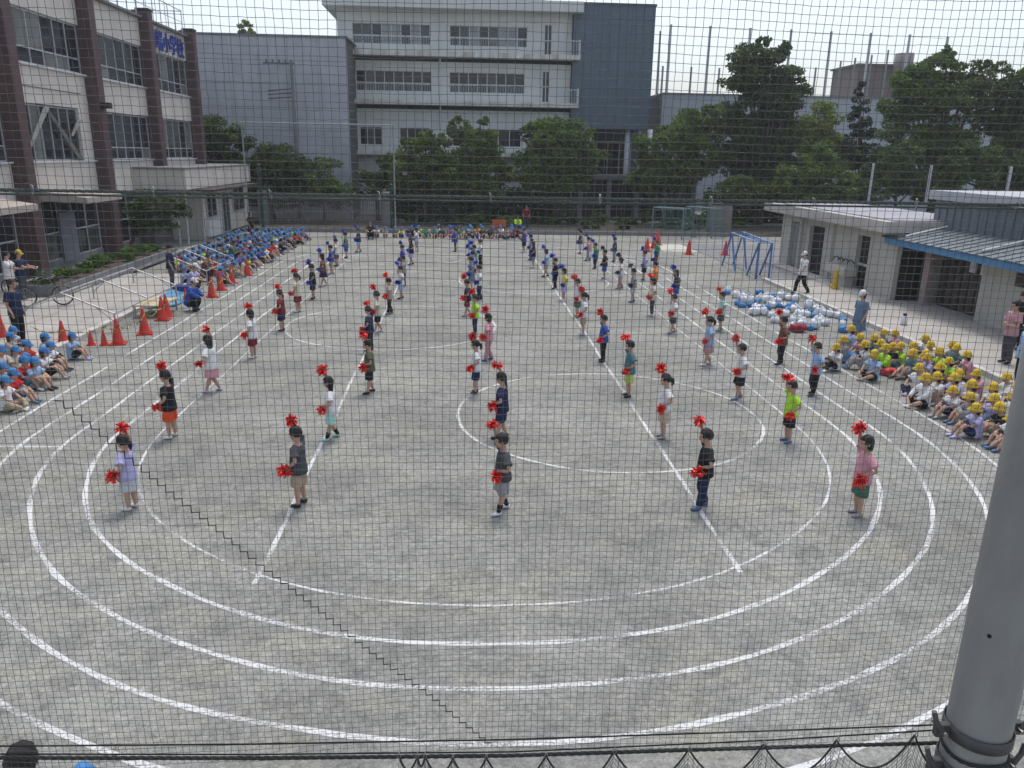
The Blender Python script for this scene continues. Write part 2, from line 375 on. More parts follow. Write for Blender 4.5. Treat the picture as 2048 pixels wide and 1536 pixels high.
for y in (40.4, 45.2): L(MB().bar((LX+.12, y, 0), (LX+.12, y, 2.9), .05, 8), 'downpipe', ALU)
L(MB().bar((LX+.05, 32.4, 7.35), (LX+.05, 38.7, 7.35), .02, 5), 'cable', DARKC)
fl = tag(empty('floodlight', (LX+.6, 39.6, 6.95)), 'black floodlight bracketed to the brown pier', 'floodlight')
MB().box(-.05, .35, -.18, .18, -.16, .1).build('lamp_housing', mat('black metal', (.02, .02, .02), .5), fl, bevel=.02); MB().box(-.3, -.05, -.03, .03, -.05, .02).build('bracket', ALU, fl)
# roof railing
rr = tag(empty('roof_railing', (LX, 48.2, 11.82)), 'thin pipe railing along the school building roof', 'railing')
mb = MB(); mb.bar((0, -8, 1.35), (0, 5.6, 1.35), .03, 5); mb.bar((0, -8, .7), (0, 5.6, .7), .02, 5); mb.bar((0, 5.6, 1.35), (-4, 5.6, 1.35), .03, 5); mb.build('rail', ALU, rr)
pm_ = MB().bar((0, 0, 0), (0, 0, 1.35), .028, 5).mesh('post', ALU)
for k in range(12): link('post', pm_, rr, (0, -7.7+k*1.2, 0))
# lettering on the parapet, last bay
cu = bpy.data.curves.new('sign_text', 'FONT'); cu.body = '川端小学校'; cu.size = 1.15; cu.extrude = .035; cu.offset = .012; cu.align_x = 'LEFT'
to = bpy.data.objects.new('sign_text', cu); COL.objects.link(to)
bpy.context.view_layer.update()
me = bpy.data.meshes.new_from_object(to.evaluated_get(bpy.context.evaluated_depsgraph_get())); bpy.data.objects.remove(to)
me.materials.clear(); me.materials.append(mat('blue sign letters', (.03, .06, .36), .4, .1, 3))
so = link('sign_lettering', me); tag(so, 'blue characters naming the school on the cream parapet', 'sign')
so.matrix_world = Matrix(((0, 0, 1, LX+.06), (1, 0, 0, 47.6), (0, 1, 0, 10.5), (0, 0, 0, 1)))
# annex beyond it
ax = tag(empty('entrance_annex', (-16.5, 50, 0)), 'low flat-roofed cream entrance annex beside the school building', 'building'); _o = Vector(ax.location); sb_ = sb; sb = ax
L(MB().box(-22, -14.6, 43.6, 56.6, 2.95, 4.0), 'roof_fascia', CREAM, bevel=.02)
L(MB().box(-22, -14.55, 43.5, 56.7, 4.01, 4.09), 'roof', CONC2)
L(MB().box(-22, -14.9, 46.6, 56.4, 0, 2.94), 'wall', CREAM)
L(MB().box(-22, -16.6, 43.8, 46.55, 0, 2.94), 'porch_wall', mat('porch brown wall', (.13, .12, .115), .8))
for x, y in ((-14.85, 43.8), (-15.3, 43.8), (-14.8, 46.3)): L(MB().bar((x, y, 0), (x+.05, y, 2.95), .06, 8), 'post', ALU)
for y0, y1, z0, z1 in ((47.4, 49.2, 1.2, 2.7), (50.4, 51.8, .1, 2.4), (52.8, 55.4, 1.2, 2.7)):
    q = window_x(None, -14.85, y0, y1, z0, z1, 2); q.parent = ax; q.location = -_o
L(MB().box(-14.89, -14.7, 47.2, 49.6, .1, 1.05), 'notice_board', ALUW)
L(MB().box(-14.59, -13.7, 45.0, 55.0, 2.78, 2.9), 'porch_canopy', mat('dark canopy', (.05, .04, .04), .7))
sb = sb_
# ------------------------------------------------------------------ concrete building and white building behind
PANEL = mat('board-marked concrete', (.46, .47, .5), .9, .12, 1.4, .2, 8, col2=(.35, .36, .385), var2=.6, scale2=.6, stretch=(1, 1, .5))
cb = tag(empty('concrete_building', (-15, 62, 0)), 'blank grey concrete building between the school and white block', 'building')
x1c = gy(697, 200, 62).x; ztop = gy(550, 72, 62).z
MB().box(-12, x1c+15-.06, .07, 12, 0, ztop-.02).build('core_wall', DARKC, cb)
xs = np.linspace(-10.5, x1c+15, 9); zs = np.linspace(0, ztop, 9)
for i in range(8):
    for j in range(8): MB().box(xs[i]+.012, xs[i+1]-.012, 0, .06, zs[j]+.012, zs[j+1]-.012).build('panel', PANEL, cb)
MB().box(-12.3, x1c+15.1, -.06, 12, ztop, ztop+.12).build('coping', CONC2, cb)
WH = mat('white-grey render', (.68, .69, .67), .85, .09, 1.2, .12, 40, col2=(.6, .61, .58), var2=.5, scale2=.8, stretch=(1, 1, .3))
WHS = mat('stained slab edge', (.74, .74, .7), .85, .1, 2, .1, 40, col2=(.34, .24, .15), var2=.7, scale2=1.6, stretch=(1, 1, .35))
wb = tag(empty('white_building', (0, 67, 0)), 'white-grey school block with projecting floor slabs and window rows', 'building')
WY = 67.0
def P(px, py): q = gy(px, py, WY); return q.x, q.z
xl, _ = P(676, 100); xr, _ = P(1143, 100); zr = P(900, 22)[1]
MB().box(xl, xr, .3, 12, 0, zr+.6).build('core_wall', mat('dark room', (.05, .05, .055), .9), wb)
zsl = [P(900, 116)[1], P(900, 212)[1], P(900, 312)[1]]
rows = [(48, 88), (142, 182), (255, 290)]
groups = [[(706, 860, 8), (900, 1054, 8)], [(710, 862, 8), (899, 1050, 8)], [(714, 758, 3), (796, 858, 4), (905, 1045, 6)]]
tall = [(1089, 1103, 50, 114), (1087, 1100, 143, 205)]
for r_, ((ya, yb), gs) in enumerate(zip(rows, groups)):
    ztopw = zr if r_ == 0 else zsl[r_-1]-.3; zb = zsl[r_]
    z1 = P(800, ya)[1]; z0 = P(800, yb)[1]
    cuts = sorted([(P(a, 100)[0], P(b, 100)[0], n) for a, b, n in gs])
    MB().box(xl, xr, 0, .28, z1, ztopw).build('wall', WH, wb); MB().box(xl, xr, 0, .28, zb, z0).build('wall', WH, wb)
    x = xl
    for a, b, n in cuts: MB().box(x, a, 0, .28, z0, z1).build('wall', WH, wb); x = b
    MB().box(x, xr, 0, .28, z0, z1).build('wall', WH, wb)
    for a, b, n in cuts:
        ch = (lambda k: random.choice([3, 0, 3, 2, 0])) if r_ == 0 else (lambda k: random.choice([0, 0, 0, 2]))
        q = window_y(wb, .18, a, b, z0, z1, n, None if r_ == 2 else z0+.62, choose=ch, bars=(r_ < 2))
MB().box(xl, xr, 0, .28, 0, zsl[2]).build('wall', WH, wb)
x2, _ = P(1158, 100)
for z in zsl: MB().box(xl-.1, x2, -1.0, .3, z, z+.34).build('floor_slab', WHS, wb)
MB().box(xl-.9, x2+.1, -1.2, 12, zr, zr+.75).build('roof_fascia', WH, wb); MB().box(xl-.4, P(1090, 5)[0], -.2, 11, zr+.76, zr+1.2).build('roof_parapet', WH, wb)
for a, b, ya, yb in tall:
    xa, xb = P(a, 80)[0], P(b, 80)[0]; window_y(wb, -.03, xa, xb, P(1095, yb)[1], P(1095, ya)[1], 2, P(1095, (ya+yb)/2)[1], choose=lambda k: 0)
for z, yt in ((zsl[0]+.34, 92), (zsl[1]+.34, 184)):
    b = MB(); xa = P(1124, 100)[0]
    b.box(xa, x2-.05, -.95, -.88, z+1.0, z+1.06); b.build('balcony_rail', ALUW, wb)
    bm_ = MB().box(-.015, .015, -.93, -.9, z, z+1.0).mesh('baluster', ALUW)
    for x in np.arange(xa, x2-.1, .13): link('baluster', bm_, wb, (x, 0, 0))
    MB().box(x2-.12, x2-.02, -.98, .2, z, z+1.12).build('balcony_wall', WH, wb)
for px in (880,): MB().bar((P(px, 100)[0], -.06, 0), (P(px, 100)[0], -.06, zr), .06, 8).build('downpipe', WH, wb)
# dark clad stair tower on columns
SL = mat('slate cladding', (.105, .15, .19), .55, .12, 1.5, .25, 5, stretch=(6, 6, .3))
dt = tag(empty('clad_tower', (12, 66.4, 0)), 'dark slate-clad tower block standing on columns', 'building')
q0, q1 = gy(1146, 100, 66.4), gy(1306, 100, 66.4); zt = gy(1220, 10, 66.4).z; zb0 = gy(1220, 258, 66.4).z
MB().box(q0.x-12+.02, q1.x-12-.02, .08, 9, zb0+.05, zt-.05).build('core_wall', DARKC, dt)
xs = np.linspace(q0.x-12, q1.x-12, 8); zs = np.linspace(zb0, zt, 10)
for i in range(7):
    for j in range(9): MB().box(xs[i]+.01, xs[i+1]-.01, 0, .07, zs[j]+.01, zs[j+1]-.01).build('panel', SL, dt)
zs2 = np.linspace(.02, 9, 8)
for i in range(7): MB().box(q1.x-12-.015, q1.x-12+.05, zs2[i]+.02, zs2[i+1]-.02, zb0, zt).build('side_panel', SL, dt)
MB().box(q0.x-12-.1, q1.x-12+.1, -.08, 9.1, zt, zt+.15).build('coping', DARKC, dt)
for px in (1258, 1180, 1302): x = gy(px, 280, 66.4).x-12; MB().tube([(x, .6, 0), (x, .6, zb0+.04)], .22, 16).build('column', mat('pale column', (.5, .53, .55), .6, .06), dt, True)
MB().box(q0.x-12.5, q1.x-11.5, 5.5, 9, 0, zb0+.04).build('recessed_wall', mat('blue-grey wall', (.09, .1, .125), .7, .12, 1.5), dt)
wq = window_y(dt, 5.46, q0.x-12, q1.x-12.2, .6, zb0-1.0, 6, 2.6, choose=lambda k: 0, fm=ALU)
# ground-floor hall between tower and yard
hl = tag(empty('covered_hall', (13.5, 64, 0)), 'low blue-grey hall with columns under the clad tower', 'building')
for i in range(5): MB().box(-4.2+i*2.3, -3.85+i*2.3, 0, .35, 0, 3.2).build('column', mat('grey column', (.16, .165, .18), .7), hl)
MB().box(-4.4, 5.8, -.1, 2.0, 3.21, 3.6).build('beam', mat('grey column', (.16, .165, .18)), hl)
window_y(hl, .8, -4.0, 5.4, .1, 3.1, 8, 1.2, choose=lambda k: 0, fm=mat('dark frame', (.07, .07, .08), .5))
MB().box(-4.2, 5.6, .85, 2, 0, 3.2).build('inner_wall', DARKC, hl)
# gymnasium with roof-top net posts on the right
GW = mat('grey gym wall', (.38, .42, .46), .85, .08, .8, .1, 30, col2=(.33, .36, .4), var2=.5, scale2=.4)
gm = tag(empty('gymnasium', (30, 79, 0)), 'long pale grey gymnasium wall behind the tall trees', 'building')
qa = gy(1325, 200, 79); ztg = gy(1400, 190, 79).z
xs = np.linspace(qa.x-30, 45, 15)
for i in range(14):
    for j in range(2): MB().box(xs[i]+.01, xs[i+1]-.01, 0, .1, j*ztg/2+.01, (j+1)*ztg/2-.01).build('panel', GW, gm)
MB().box(qa.x-30, 45, .11, 14, 0, ztg-.02).build('core_wall', DARKC, gm)
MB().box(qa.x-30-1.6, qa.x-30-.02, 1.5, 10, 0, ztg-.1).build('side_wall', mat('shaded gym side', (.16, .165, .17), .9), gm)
MB().box(qa.x-30-.1, 45, -.1, 14, ztg, ztg+.15).build('coping', CONC2, gm)
GAL = mat('galvanised steel', (.42, .44, .46), .5, .08, 4, metal=.3)
tallp = [(1342, 50), (1421, 53), (1501, 57), (1583, 60), (1663, 64), (1742, 67), (1820, 70), (1896, 75)]
for i, (px, py) in enumerate(tallp):
    q = gy(px, py, 86); o = tag(empty('net_post', (q.x, 86, ztg)), f'tall steel net post on the gymnasium roof, {from_left(i)}', 'post', 'tall net posts on the gymnasium roof')
    MB().tube([(0, 0, -.5), (0, 0, q.z-ztg)], [.16, .13], 8).build('shaft', GAL, o); MB().ell((0, 0, q.z-ztg), (.16, .16, .1), 8, 5).build('cap', GAL, o)
shortp = [(1321, 62), (1326, 132), (1383, 134), (1439, 136), (1632, 135), (1682, 122), (1711, 116), (1744, 110), (1777, 100)]
for i, (px, py) in enumerate(shortp):
    q = gy(px, py, 92); o = tag(empty('fence_post', (q.x, 92, ztg)), f'slim dark fence post on the gymnasium roof, {from_left(i)}', 'post', 'fence posts on the gymnasium roof')
    MB().tube([(0, 0, -3), (0, 0, q.z-ztg)], [.13, .11], 6).build('shaft', mat('grey paint', (.2, .22, .23), .6), o)
rc = tag(empty('roof_cable', (30, 86, 0)), 'thin cable strung along the tall roof net posts', 'cable')
pts = [gy(px, py+3, 86)-Vector((30, 86, 0)) for px, py in tallp]; MB().tube(pts, .02, 4).build('strand', GAL, rc)
hb = tag(empty('far_house', (55, 110, 0)), 'brown rooftop house with tank beyond the gymnasium roof', 'building')
a0, a1 = gy(1715, 165, 110), gy(1860, 112, 110)
MB().box(a0.x-55, a1.x-55, 0, 8, 0, gy(1760, 132, 110).z).build('wall', mat('brown cladding', (.16, .13, .12), .8, .1, 1), hb)
c_ = gy(1800, 122, 110); MB().tube([(c_.x-55, -1, c_.z-2), (c_.x-55, -1, c_.z+.8)], 1.2, 18).build('tank', mat('tank grey', (.22, .19, .19), .7), hb, True)
MB().box(a0.x-55.4, a1.x-54.6, -.3, 8, gy(1760, 132, 110).z, gy(1760, 128, 110).z).build('roof', DARKC, hb)
# ------------------------------------------------------------------ toilet block and store on the right
TW = mat('toilet wall paint', (.47, .455, .41), .85, .07, 1.5, .12, 50, col2=(.36, .35, .31), var2=.6, scale2=.9, stretch=(1, 1, .3))
tb = tag(empty('toilet_block', (17, 33, 0)), 'low cream flat-roofed toilet block with open doorways', 'building')
TX0 = 15.9; zc = gx(1560, 437, TX0-.5).z
def T(x0, x1, y0, y1, z0, z1, name, m, bev=0): return MB().box(x0-17, x1-17, y0-33, y1-33, z0, z1).build(name, m, tb, bevel=bev)
ZT = 2.55
doors = [(29.9, 30.9), (33.9, 35.4), (36.6, 37.5)]
ys_ = [27.9]+[v for d in doors for v in d]+[38.6]
for a, b in zip(ys_[::2], ys_[1::2]): T(TX0, TX0+.2, a, b, 0, ZT, 'wall', TW)
for a, b in doors: T(TX0, TX0+.2, a, b, 2.2, ZT, 'lintel', TW)
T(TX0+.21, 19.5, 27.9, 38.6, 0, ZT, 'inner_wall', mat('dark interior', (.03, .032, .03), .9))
T(TX0+.15, TX0+.2, 36.65, 37.45, .1, 2.15, 'door', mat('grey door', (.25, .27, .28), .6))
T(TX0+.12, TX0+.16, 29.92, 30.88, 1.0, 1.1, 'door_rail', ALU)
T(TX0-.65, 19.8, 27.75, 39.6, ZT+.003, ZT+.42, 'roof_fascia', mat('roof fascia paint', (.5, .47, .44), .85, .12, 2, .1, 40, col2=(.33, .31, .29), var2=.6, scale2=1.5), .02)
T(TX0-.3, 19.5, 27.8, 38.9, ZT+.425, ZT+.46, 'roof', mat('grey roof membrane', (.33, .33, .36), .8, .15, 1.2))
T(TX0-.7, TX0-.003, 27.9, 38.6, 0, .1, 'step', KERB)
for y in (32.9, 36.1): T(TX0-.12, TX0-.004, y, y+.16, .1, ZT, 'downpipe', TW)
sk = tag(empty('wash_trough', (TX0-.35, 31.4, .1)), 'cream wash trough with curved taps on the toilet block wall', 'sink')
MB().box(-.25, .3, -.9, .9, .45, .8).build('basin', TW, sk, bevel=.03); MB().box(-.05, .28, -.7, .7, 0, .449).build('pedestal', TW, sk)
for k in range(4): MB().tube([(.3, -.6+k*.4, .95), (.12, -.6+k*.4, 1.1), (.0, -.6+k*.4, 1.05), (0, -.6+k*.4, .95)], .025, 6).build('tap', mat('dark tap', (.03, .03, .03), .4), sk)
ys2 = tag(empty('yellow_stand', (14.95, gz(1662, 572).y-1.2, .086)), 'yellow plastic stand beside the toilet doorway', 'stand')
MB().box(-.12, .12, -.2, .2, 0, .12).build('base', mat('yellow plastic', (.6, .38, .03), .5, .1), ys2, bevel=.02); MB().tube([(0, 0, .12), (0, 0, .75)], [.11, .07], 8).build('column', MATS['yellow plastic'], ys2)
st = tag(empty('store_shed', (17, 20, 0)), 'grey shed with seamed metal roof and blue eaves board', 'building')
SX = 16.75
def S(x0, x1, y0, y1, z0, z1, name, m, bev=0): return MB().box(x0-17, x1-17, y0-20, y1-20, z0, z1).build(name, m, st, bevel=bev)
ze = gx(1900, 512, SX-.9).z
S(SX, SX+.2, 23.8, 24.2, 0, ze, 'wall', TW); S(SX, SX+.2, 12, 23.0, 0, ze, 'wall', TW); S(SX+.2, 22, 27.31, 27.5, 0, ze, 'end_wall', TW)
S(SX+.6, SX+.8, 23.0, 27.3, 0, ze, 'inner_wall', mat('dark brown slats', (.05, .042, .04), .8)); S(SX+.9, 22, 12, 27.3, 0, ze, 'core_wall', DARKC); S(SX+1.05, 22.9, 10.6, 28.5, ze, ze+.55, 'attic_wall', DARKC)
S(SX-.02, SX+.18, 27.1, 27.45, 0, ze, 'pillar', mat('pinkish pillar', (.38, .3, .28), .8)); S(SX, SX+.18, 23.0, 23.8, 0, ze, 'wall', TW)
for k in range(7): S(SX+.5, SX+.59, 24.3+k*.42, 24.66+k*.42, .1, ze-.1, 'shutter_slat', mat('brown shutter', (.075, .06, .055), .7, .15, 4))
S(SX+.42, SX+.49, 25.2, 25.5, 1.5, 2.1, 'notice', ALUW); S(SX+.42, SX+.49, 24.6, 24.9, 1.5, 2.1, 'notice', ALUW)
S(SX-.03, SX-.003, 22.2, 22.6, 1.5, 1.9, 'vent', mat('brown shutter', (.075, .06, .055)))
for y in (21.3, 21.0, 20.2): S(SX-.1, SX-.005, y, y+.1, 0, ze, 'downpipe', TW)
S(SX-.05, SX-.004, 19.0, 20.1, 0, 2.2, 'door', mat('grey door', (.25, .27, .28)))
BLUE = mat('blue eaves board', (.09, .25, .46), .6, .12, 3)
S(SX-1.0, SX-.92, 10.5, 28.6, ze-.02, ze+.22, 'eaves_board', BLUE)
RF = mat('weathered metal roof', (.15, .175, .195), .5, .14, 1.6, .15, 20, metal=.15, col2=(.21, .235, .255), var2=.6, scale2=.7)
zr2 = ze+.62; xr2 = 17.5
MB().quad((SX-1.1-17, -9.5, ze+.235), (xr2-17, -9.5, zr2), (xr2-17, 8.7, zr2), (SX-1.1-17, 8.7, ze+.235)).build('roof', RF, st)
MB().quad((SX-1.1-17, 8.7, ze+.22), (xr2-17, 8.7, zr2-.015), (xr2-17, -9.5, zr2-.015), (SX-1.1-17, -9.5, ze+.22)).build('soffit', DARKC, st)
seam = MB().add([(SX-1.1-17, -.025, ze+.237), (xr2-17, -.025, zr2+.002), (xr2-17, .025, zr2+.002), (SX-1.1-17, .025, ze+.237), (SX-1.1-17, -.02, ze+.265), (xr2-17, -.02, zr2+.03), (xr2-17, .02, zr2+.03), (SX-1.1-17, .02, ze+.265)],
    [(4, 5, 6, 7), (0, 1, 5, 4), (1, 2, 6, 5), (2, 3, 7, 6), (3, 0, 4, 7)]).mesh('roof_seam', RF)
for k in range(40): link('roof_seam', seam, st, (0, -9.3+k*.46, 0))
MB().box(xr2-17, 6, -9.5, 8.6, zr2-.5, 3.74).build('upper_wall', RF, st); MB().box(xr2-17-.22, 6, -9.6, 8.75, 3.741, 4.06).build('clerestory', mat('pale cladding', (.4, .41, .44), .6, .08, 1), st)
vs_m = MB().box(xr2-17-.03, xr2-17-.001, -.02, .02, zr2+.02, 3.74).mesh('wall_seam', RF)
for k in range(40): link('wall_seam', vs_m, st, (0, -9.3+k*.45, 0))
for k in range(3):
    y = 7.4-k*4.3; MB().tube([(SX-.9-17, y, ze+.36), (SX+.6-17, y, ze+.36+.36)], (.045, .03), 4, lat=(0, 1, 0)).build('roof_bar', ALUW, st)
# ------------------------------------------------------------------ posts, gate, frames at the far end
gt = tag(empty('steel_gate', (-9.6, 57.0, 0)), 'grey-brown barred school gate below the concrete building', 'gate')
GB = mat('gate brown-grey paint', (.2, .18, .18), .6, .1, 3)
for x in (-4.35, 4.2): MB().box(x-.3, x+.3, -.3, .3, 0, 2.35).build('gate_pillar', mat('gate pillar', (.24, .22, .22), .85, .1, 2), gt, bevel=.05)
bar_m = MB().box(-.02, .02, -.02, .02, .16, 1.9).mesh('bar', GB)
for k in range(6):
    x0 = -3.95+k*1.31; mb = MB()
    for z in (.1, 1.0, 1.9): mb.box(x0+.05, x0+1.22, -.03, .03, z, z+.06)
    mb.box(x0, x0+.05, -.035, .035, .05, 2.0); mb.box(x0+1.22, x0+1.27, -.035, .035, .05, 2.0); mb.build('gate_frame', GB, gt)
    for j in range(8): link('bar', bar_m, gt, (x0+.16+j*.138, 0, 0))
MB().box(-4.0, 3.9, -.05, .05, 2.05, 2.13).build('top_rail', GB, gt)
GRN = mat('green post paint', (.02, .065, .05), .6)
for i, (px, py, top) in enumerate(((527, 458, 330), (784, 458, 370))):
    q = gz(px, py); z = gy(px, top, q.y).z
    o = tag(empty('green_post', q), f'dark green net post at the {"left" if i == 0 else "right"} end of the gate', 'post', 'green posts by the gate')
    MB().tube([(0, 0, 0), (0, 0, z)], .1, 10).build('shaft', GRN, o); MB().ell((0, 0, z), (.15, .15, .08), 8, 5).build('cap', GRN, o)
q = gz(500, 468); YF = q.y; zt_ = gy(500, 245, YF).z; xr_ = gy(786, 250, YF).x
ff = tag(empty('backstop', (q.x, YF, 0)), 'tall thin white pipe frame before the concrete building', 'frame')
for x in (0, xr_-q.x): MB().tube([(x, 0, 0), (x, 0, zt_)], .05, 8).build('post', mat('pale pipe', (.27, .3, .31), .5), ff)
MB().bar((-.05, 0, zt_), (xr_-q.x+.05, 0, zt_), .04, 8).build('crossbar', MATS['pale pipe'], ff)
q = gy(582, 120, 61); up = tag(empty('utility_pole', (q.x, 61, 0)), 'grey utility pole with crossarm before the concrete wall', 'pole')
MB().tube([(0, 0, 0), (0, 0, q.z)], [.17, .11], 10).build('shaft', CONC2, up); za = gy(582, 127, 61).z
MB().box(-2.0, .2, -.05, .05, za-.05, za+.05).build('crossarm', DARKC, up)
for k in range(4): MB().tube([(-.4-k*.45, 0, za+.05), (-.4-k*.45, 0, za+.26)], [.07, .05], 6).build('insulator', DARKC, up)
for k in range(3): zz = gy(560, 178+k*8, 61).z; MB().tube([(-1.8, 0, zz-.12), (-.9, 0, zz-.05), (0, 0, zz+.02)], .045, 5).build('cable_arm', DARKC, up)
for i, (px, ptop) in enumerate(((1737, 328), (1852, 332), (2010, 335))):
    X_ = 20.8; q = gx(px, 400, X_); z = gx(px, ptop, X_).z
    o = tag(empty('boundary_post', (X_, q.y, 0)), f'pale steel boundary post behind the toilet block, {from_left(i)}', 'post', 'boundary posts on the right')
    MB().tube([(0, 0, 0), (0, 0, z)], .06, 8).build('shaft', GAL, o); MB().ell((0, 0, z), (.065, .065, .04), 8, 4).build('cap', GAL, o)
# ------------------------------------------------------------------ trees and plants
def leaf_material(name, c, c2):
    m = bpy.data.materials.new(name); m.use_nodes = True; n = m.node_tree; b = n.nodes['Principled BSDF']; out = n.nodes['Material Output']
    gi = n.nodes.new('ShaderNodeNewGeometry'); r = n.nodes.new('ShaderNodeValToRGB')
    r.color_ramp.elements[0].color = (*c, 1); r.color_ramp.elements[1].color = (*c2, 1)
    n.links.new(gi.outputs['Random Per Island'], r.inputs[0])
    tc = n.nodes.new('ShaderNodeTexCoord'); nz = n.nodes.new('ShaderNodeTexNoise'); nz.inputs['Scale'].default_value = .85; nz.inputs['Detail'].default_value = 3
    n.links.new(tc.outputs['Object'], nz.inputs[0]); rz_ = n.nodes.new('ShaderNodeValToRGB'); rz_.color_ramp.elements[0].position = .35; rz_.color_ramp.elements[1].position = .65
    rz_.color_ramp.elements[0].color = (.62, .68, .7, 1); rz_.color_ramp.elements[1].color = (1.35, 1.28, 1.0, 1); n.links.new(nz.outputs[0], rz_.inputs[0])
    ml = n.nodes.new('ShaderNodeMix'); ml.data_type = 'RGBA'; ml.blend_type = 'MULTIPLY'; ml.inputs['Factor'].default_value = 1; n.links.new(r.outputs[0], ml.inputs['A']); n.links.new(rz_.outputs[0], ml.inputs['B'])
    n.links.new(ml.outputs['Result'], b.inputs['Base Color'])
    b.inputs['Roughness'].default_value = .55; b.inputs['Specular IOR Level'].default_value = .3
    t = n.nodes.new('ShaderNodeBsdfTranslucent'); n.links.new(ml.outputs['Result'], t.inputs['Color'])
    mx = n.nodes.new('ShaderNodeMixShader'); mx.inputs[0].default_value = .4
    n.links.new(b.outputs[0], mx.inputs[1]); n.links.new(t.outputs[0], mx.inputs[2]); n.links.new(mx.outputs[0], out.inputs['Surface'])
    return m
LEAF = {'mid': leaf_material('mid green leaves', (.05, .1, .026), (.18, .26, .065)), 'dark': leaf_material('dark green leaves', (.034, .068, .024), (.11, .165, .05)),
        'light': leaf_material('light green leaves', (.09, .15, .03), (.27, .33, .075)), 'conifer': leaf_material('conifer needles', (.014, .03, .017), (.035, .06, .03)),
        'plant': leaf_material('garden leaves', (.05, .12, .02), (.16, .26, .05))}
BARK = mat('bark', (.07, .055, .045), .95, .3, 6, .6, 12, stretch=(1, 1, .3))
def leaf_mesh(name, centers, size, m, droop=.4, aspect=.6):
    """one four-cornered leaf blade for each centre"""
    n = len(centers); C = np.asarray(centers, float)
    d = np.random.normal(size=(n, 3)); d[:, 2] -= droop; d /= np.linalg.norm(d, axis=1)[:, None]
    e = np.cross(d, np.random.normal(size=(n, 3))); e /= np.linalg.norm(e, axis=1)[:, None]
    s = size*np.random.uniform(.45, 1.55, n)[:, None]
    V = np.empty((n, 4, 3)); V[:, 0] = C-d*s*.5; V[:, 1] = C+e*s*aspect*.5; V[:, 2] = C+d*s*.5; V[:, 3] = C-e*s*aspect*.5
    me = bpy.data.meshes.new(name); me.vertices.add(4*n); me.vertices.foreach_set('co', V.ravel())
    me.loops.add(4*n); me.loops.foreach_set('vertex_index', np.arange(4*n, dtype=np.int32))
    me.polygons.add(n); me.polygons.foreach_set('loop_start', np.arange(0, 4*n, 4, dtype=np.int32)); me.polygons.foreach_set('loop_total', np.full(n, 4, np.int32))
    me.update(calc_edges=True); me.materials.append(m); return me
def crown_points(blobs, dens):
    """leaf centres: each big blob is broken into uneven sprays, dense near their outside, with gaps between them"""
    out = []
    for c, r in blobs:
        vol = r[0]*r[1]*r[2]; k = max(9, int(13*(vol**.45)))
        for _ in range(k):
            u = np.random.normal(size=3); u /= np.linalg.norm(u); u[2] = u[2]*.9+.08
            rad = np.random.uniform(.45, .95); sc = np.array(c)+u*np.array(r)*rad
            sr = np.array(r)*np.random.uniform(.22, .42); sr[2] *= .75
            m_ = int(dens*(sr[0]*sr[1]*sr[2])**(2/3)*70)+30
            v = np.random.normal(size=(m_, 3)); v /= np.linalg.norm(v, axis=1)[:, None]
            rr_ = np.random.uniform(.35, 1.05, (m_, 1))**.6
            out.append(sc+v*rr_*sr)
    return np.concatenate(out)
NLEAF = [0]
def tree(name, label, px, Y, crowns, kind='mid', dens=9, leaf=.2, cat='tree', group=None, trunk_r=.16, base=None, X=None):
    """crowns: (x, y, rx, ry) in the photo at distance Y, made into round volumes there"""
    b = Vector((gy(px, 400, Y).x if X is None else X, Y, 0)) if base is None else Vector(base)
    o = tag(empty(name, b), label, cat, group)
    blobs = []
    for cx_, cy_, rx, ry in crowns:
        c = gy(cx_, cy_, Y+random.uniform(-.6, .6))-b; k = Y/F*1.0
        blobs.append((tuple(c), (rx*k*1.1, (rx*k+ry*k)*.45, ry*k*1.1)))
    pts = crown_points(blobs, dens); NLEAF[0] += len(pts)
    link('crown', leaf_mesh('crown', pts, leaf, LEAF[kind]), o)
    tm = MB(); zc = min(c[2] for c, r in blobs); top = max(c[2] for c, r in blobs)
    big = max(blobs, key=lambda q: q[1][0]*q[1][2])[0]
    t0 = (big[0]*.25+random.uniform(-.1, .1), big[1]*.3, max(.6, zc*.55)); t1 = (big[0]*.7, big[1]*.7, max(1.0, big[2]))
    tm.tube([(0, 0, -.05), (0.02, 0, .3), t0, t1], [trunk_r*1.35, trunk_r, trunk_r*.75, trunk_r*.3], 9)
    tr = tm.build('trunk', BARK, o, True)
    for c, r in blobs:
        for _ in range(3):
            e = tuple(c[i]+random.uniform(-.6, .6)*r[i] for i in range(3)); s0 = lerp(t0, t1, random.uniform(0, .6))
            md = lerp(s0, e, .5); md = (md[0], md[1], md[2]+.12*abs(e[0]-s0[0]))
            MB().tube([s0, md, e], [trunk_r*.42, trunk_r*.28, trunk_r*.08], 6).build('limb', BARK, tr, True)
    return o
TG = 'trees behind the far end of the yard'
tree('clipped_tree', 'dark squared tree behind the entrance annex roof', 450, 59.5, [(438, 272, 42, 38), (465, 292, 32, 36), (425, 305, 34, 36), (455, 335, 40, 32)], 'dark', 9, .2, group=TG)
tree('broad_tree', 'dark domed tree left of the utility pole', 545, 59, [(540, 330, 50, 44), (568, 355, 40, 38), (510, 350, 38, 42), (545, 390, 60, 34)], 'dark', 9, .2, group=TG)
tree('round_shrub', 'round clipped shrub tree before the concrete wall', 648, 59, [(648, 362, 50, 38), (635, 390, 48, 28), (672, 388, 38, 30)], 'mid', 10, .18, group=TG)
tree('low_tree', 'sparse low tree under the white building windows', 755, 59.5, [(760, 350, 40, 28), (735, 380, 35, 25), (785, 325, 28, 25)], 'dark', 7, .2, group=TG)
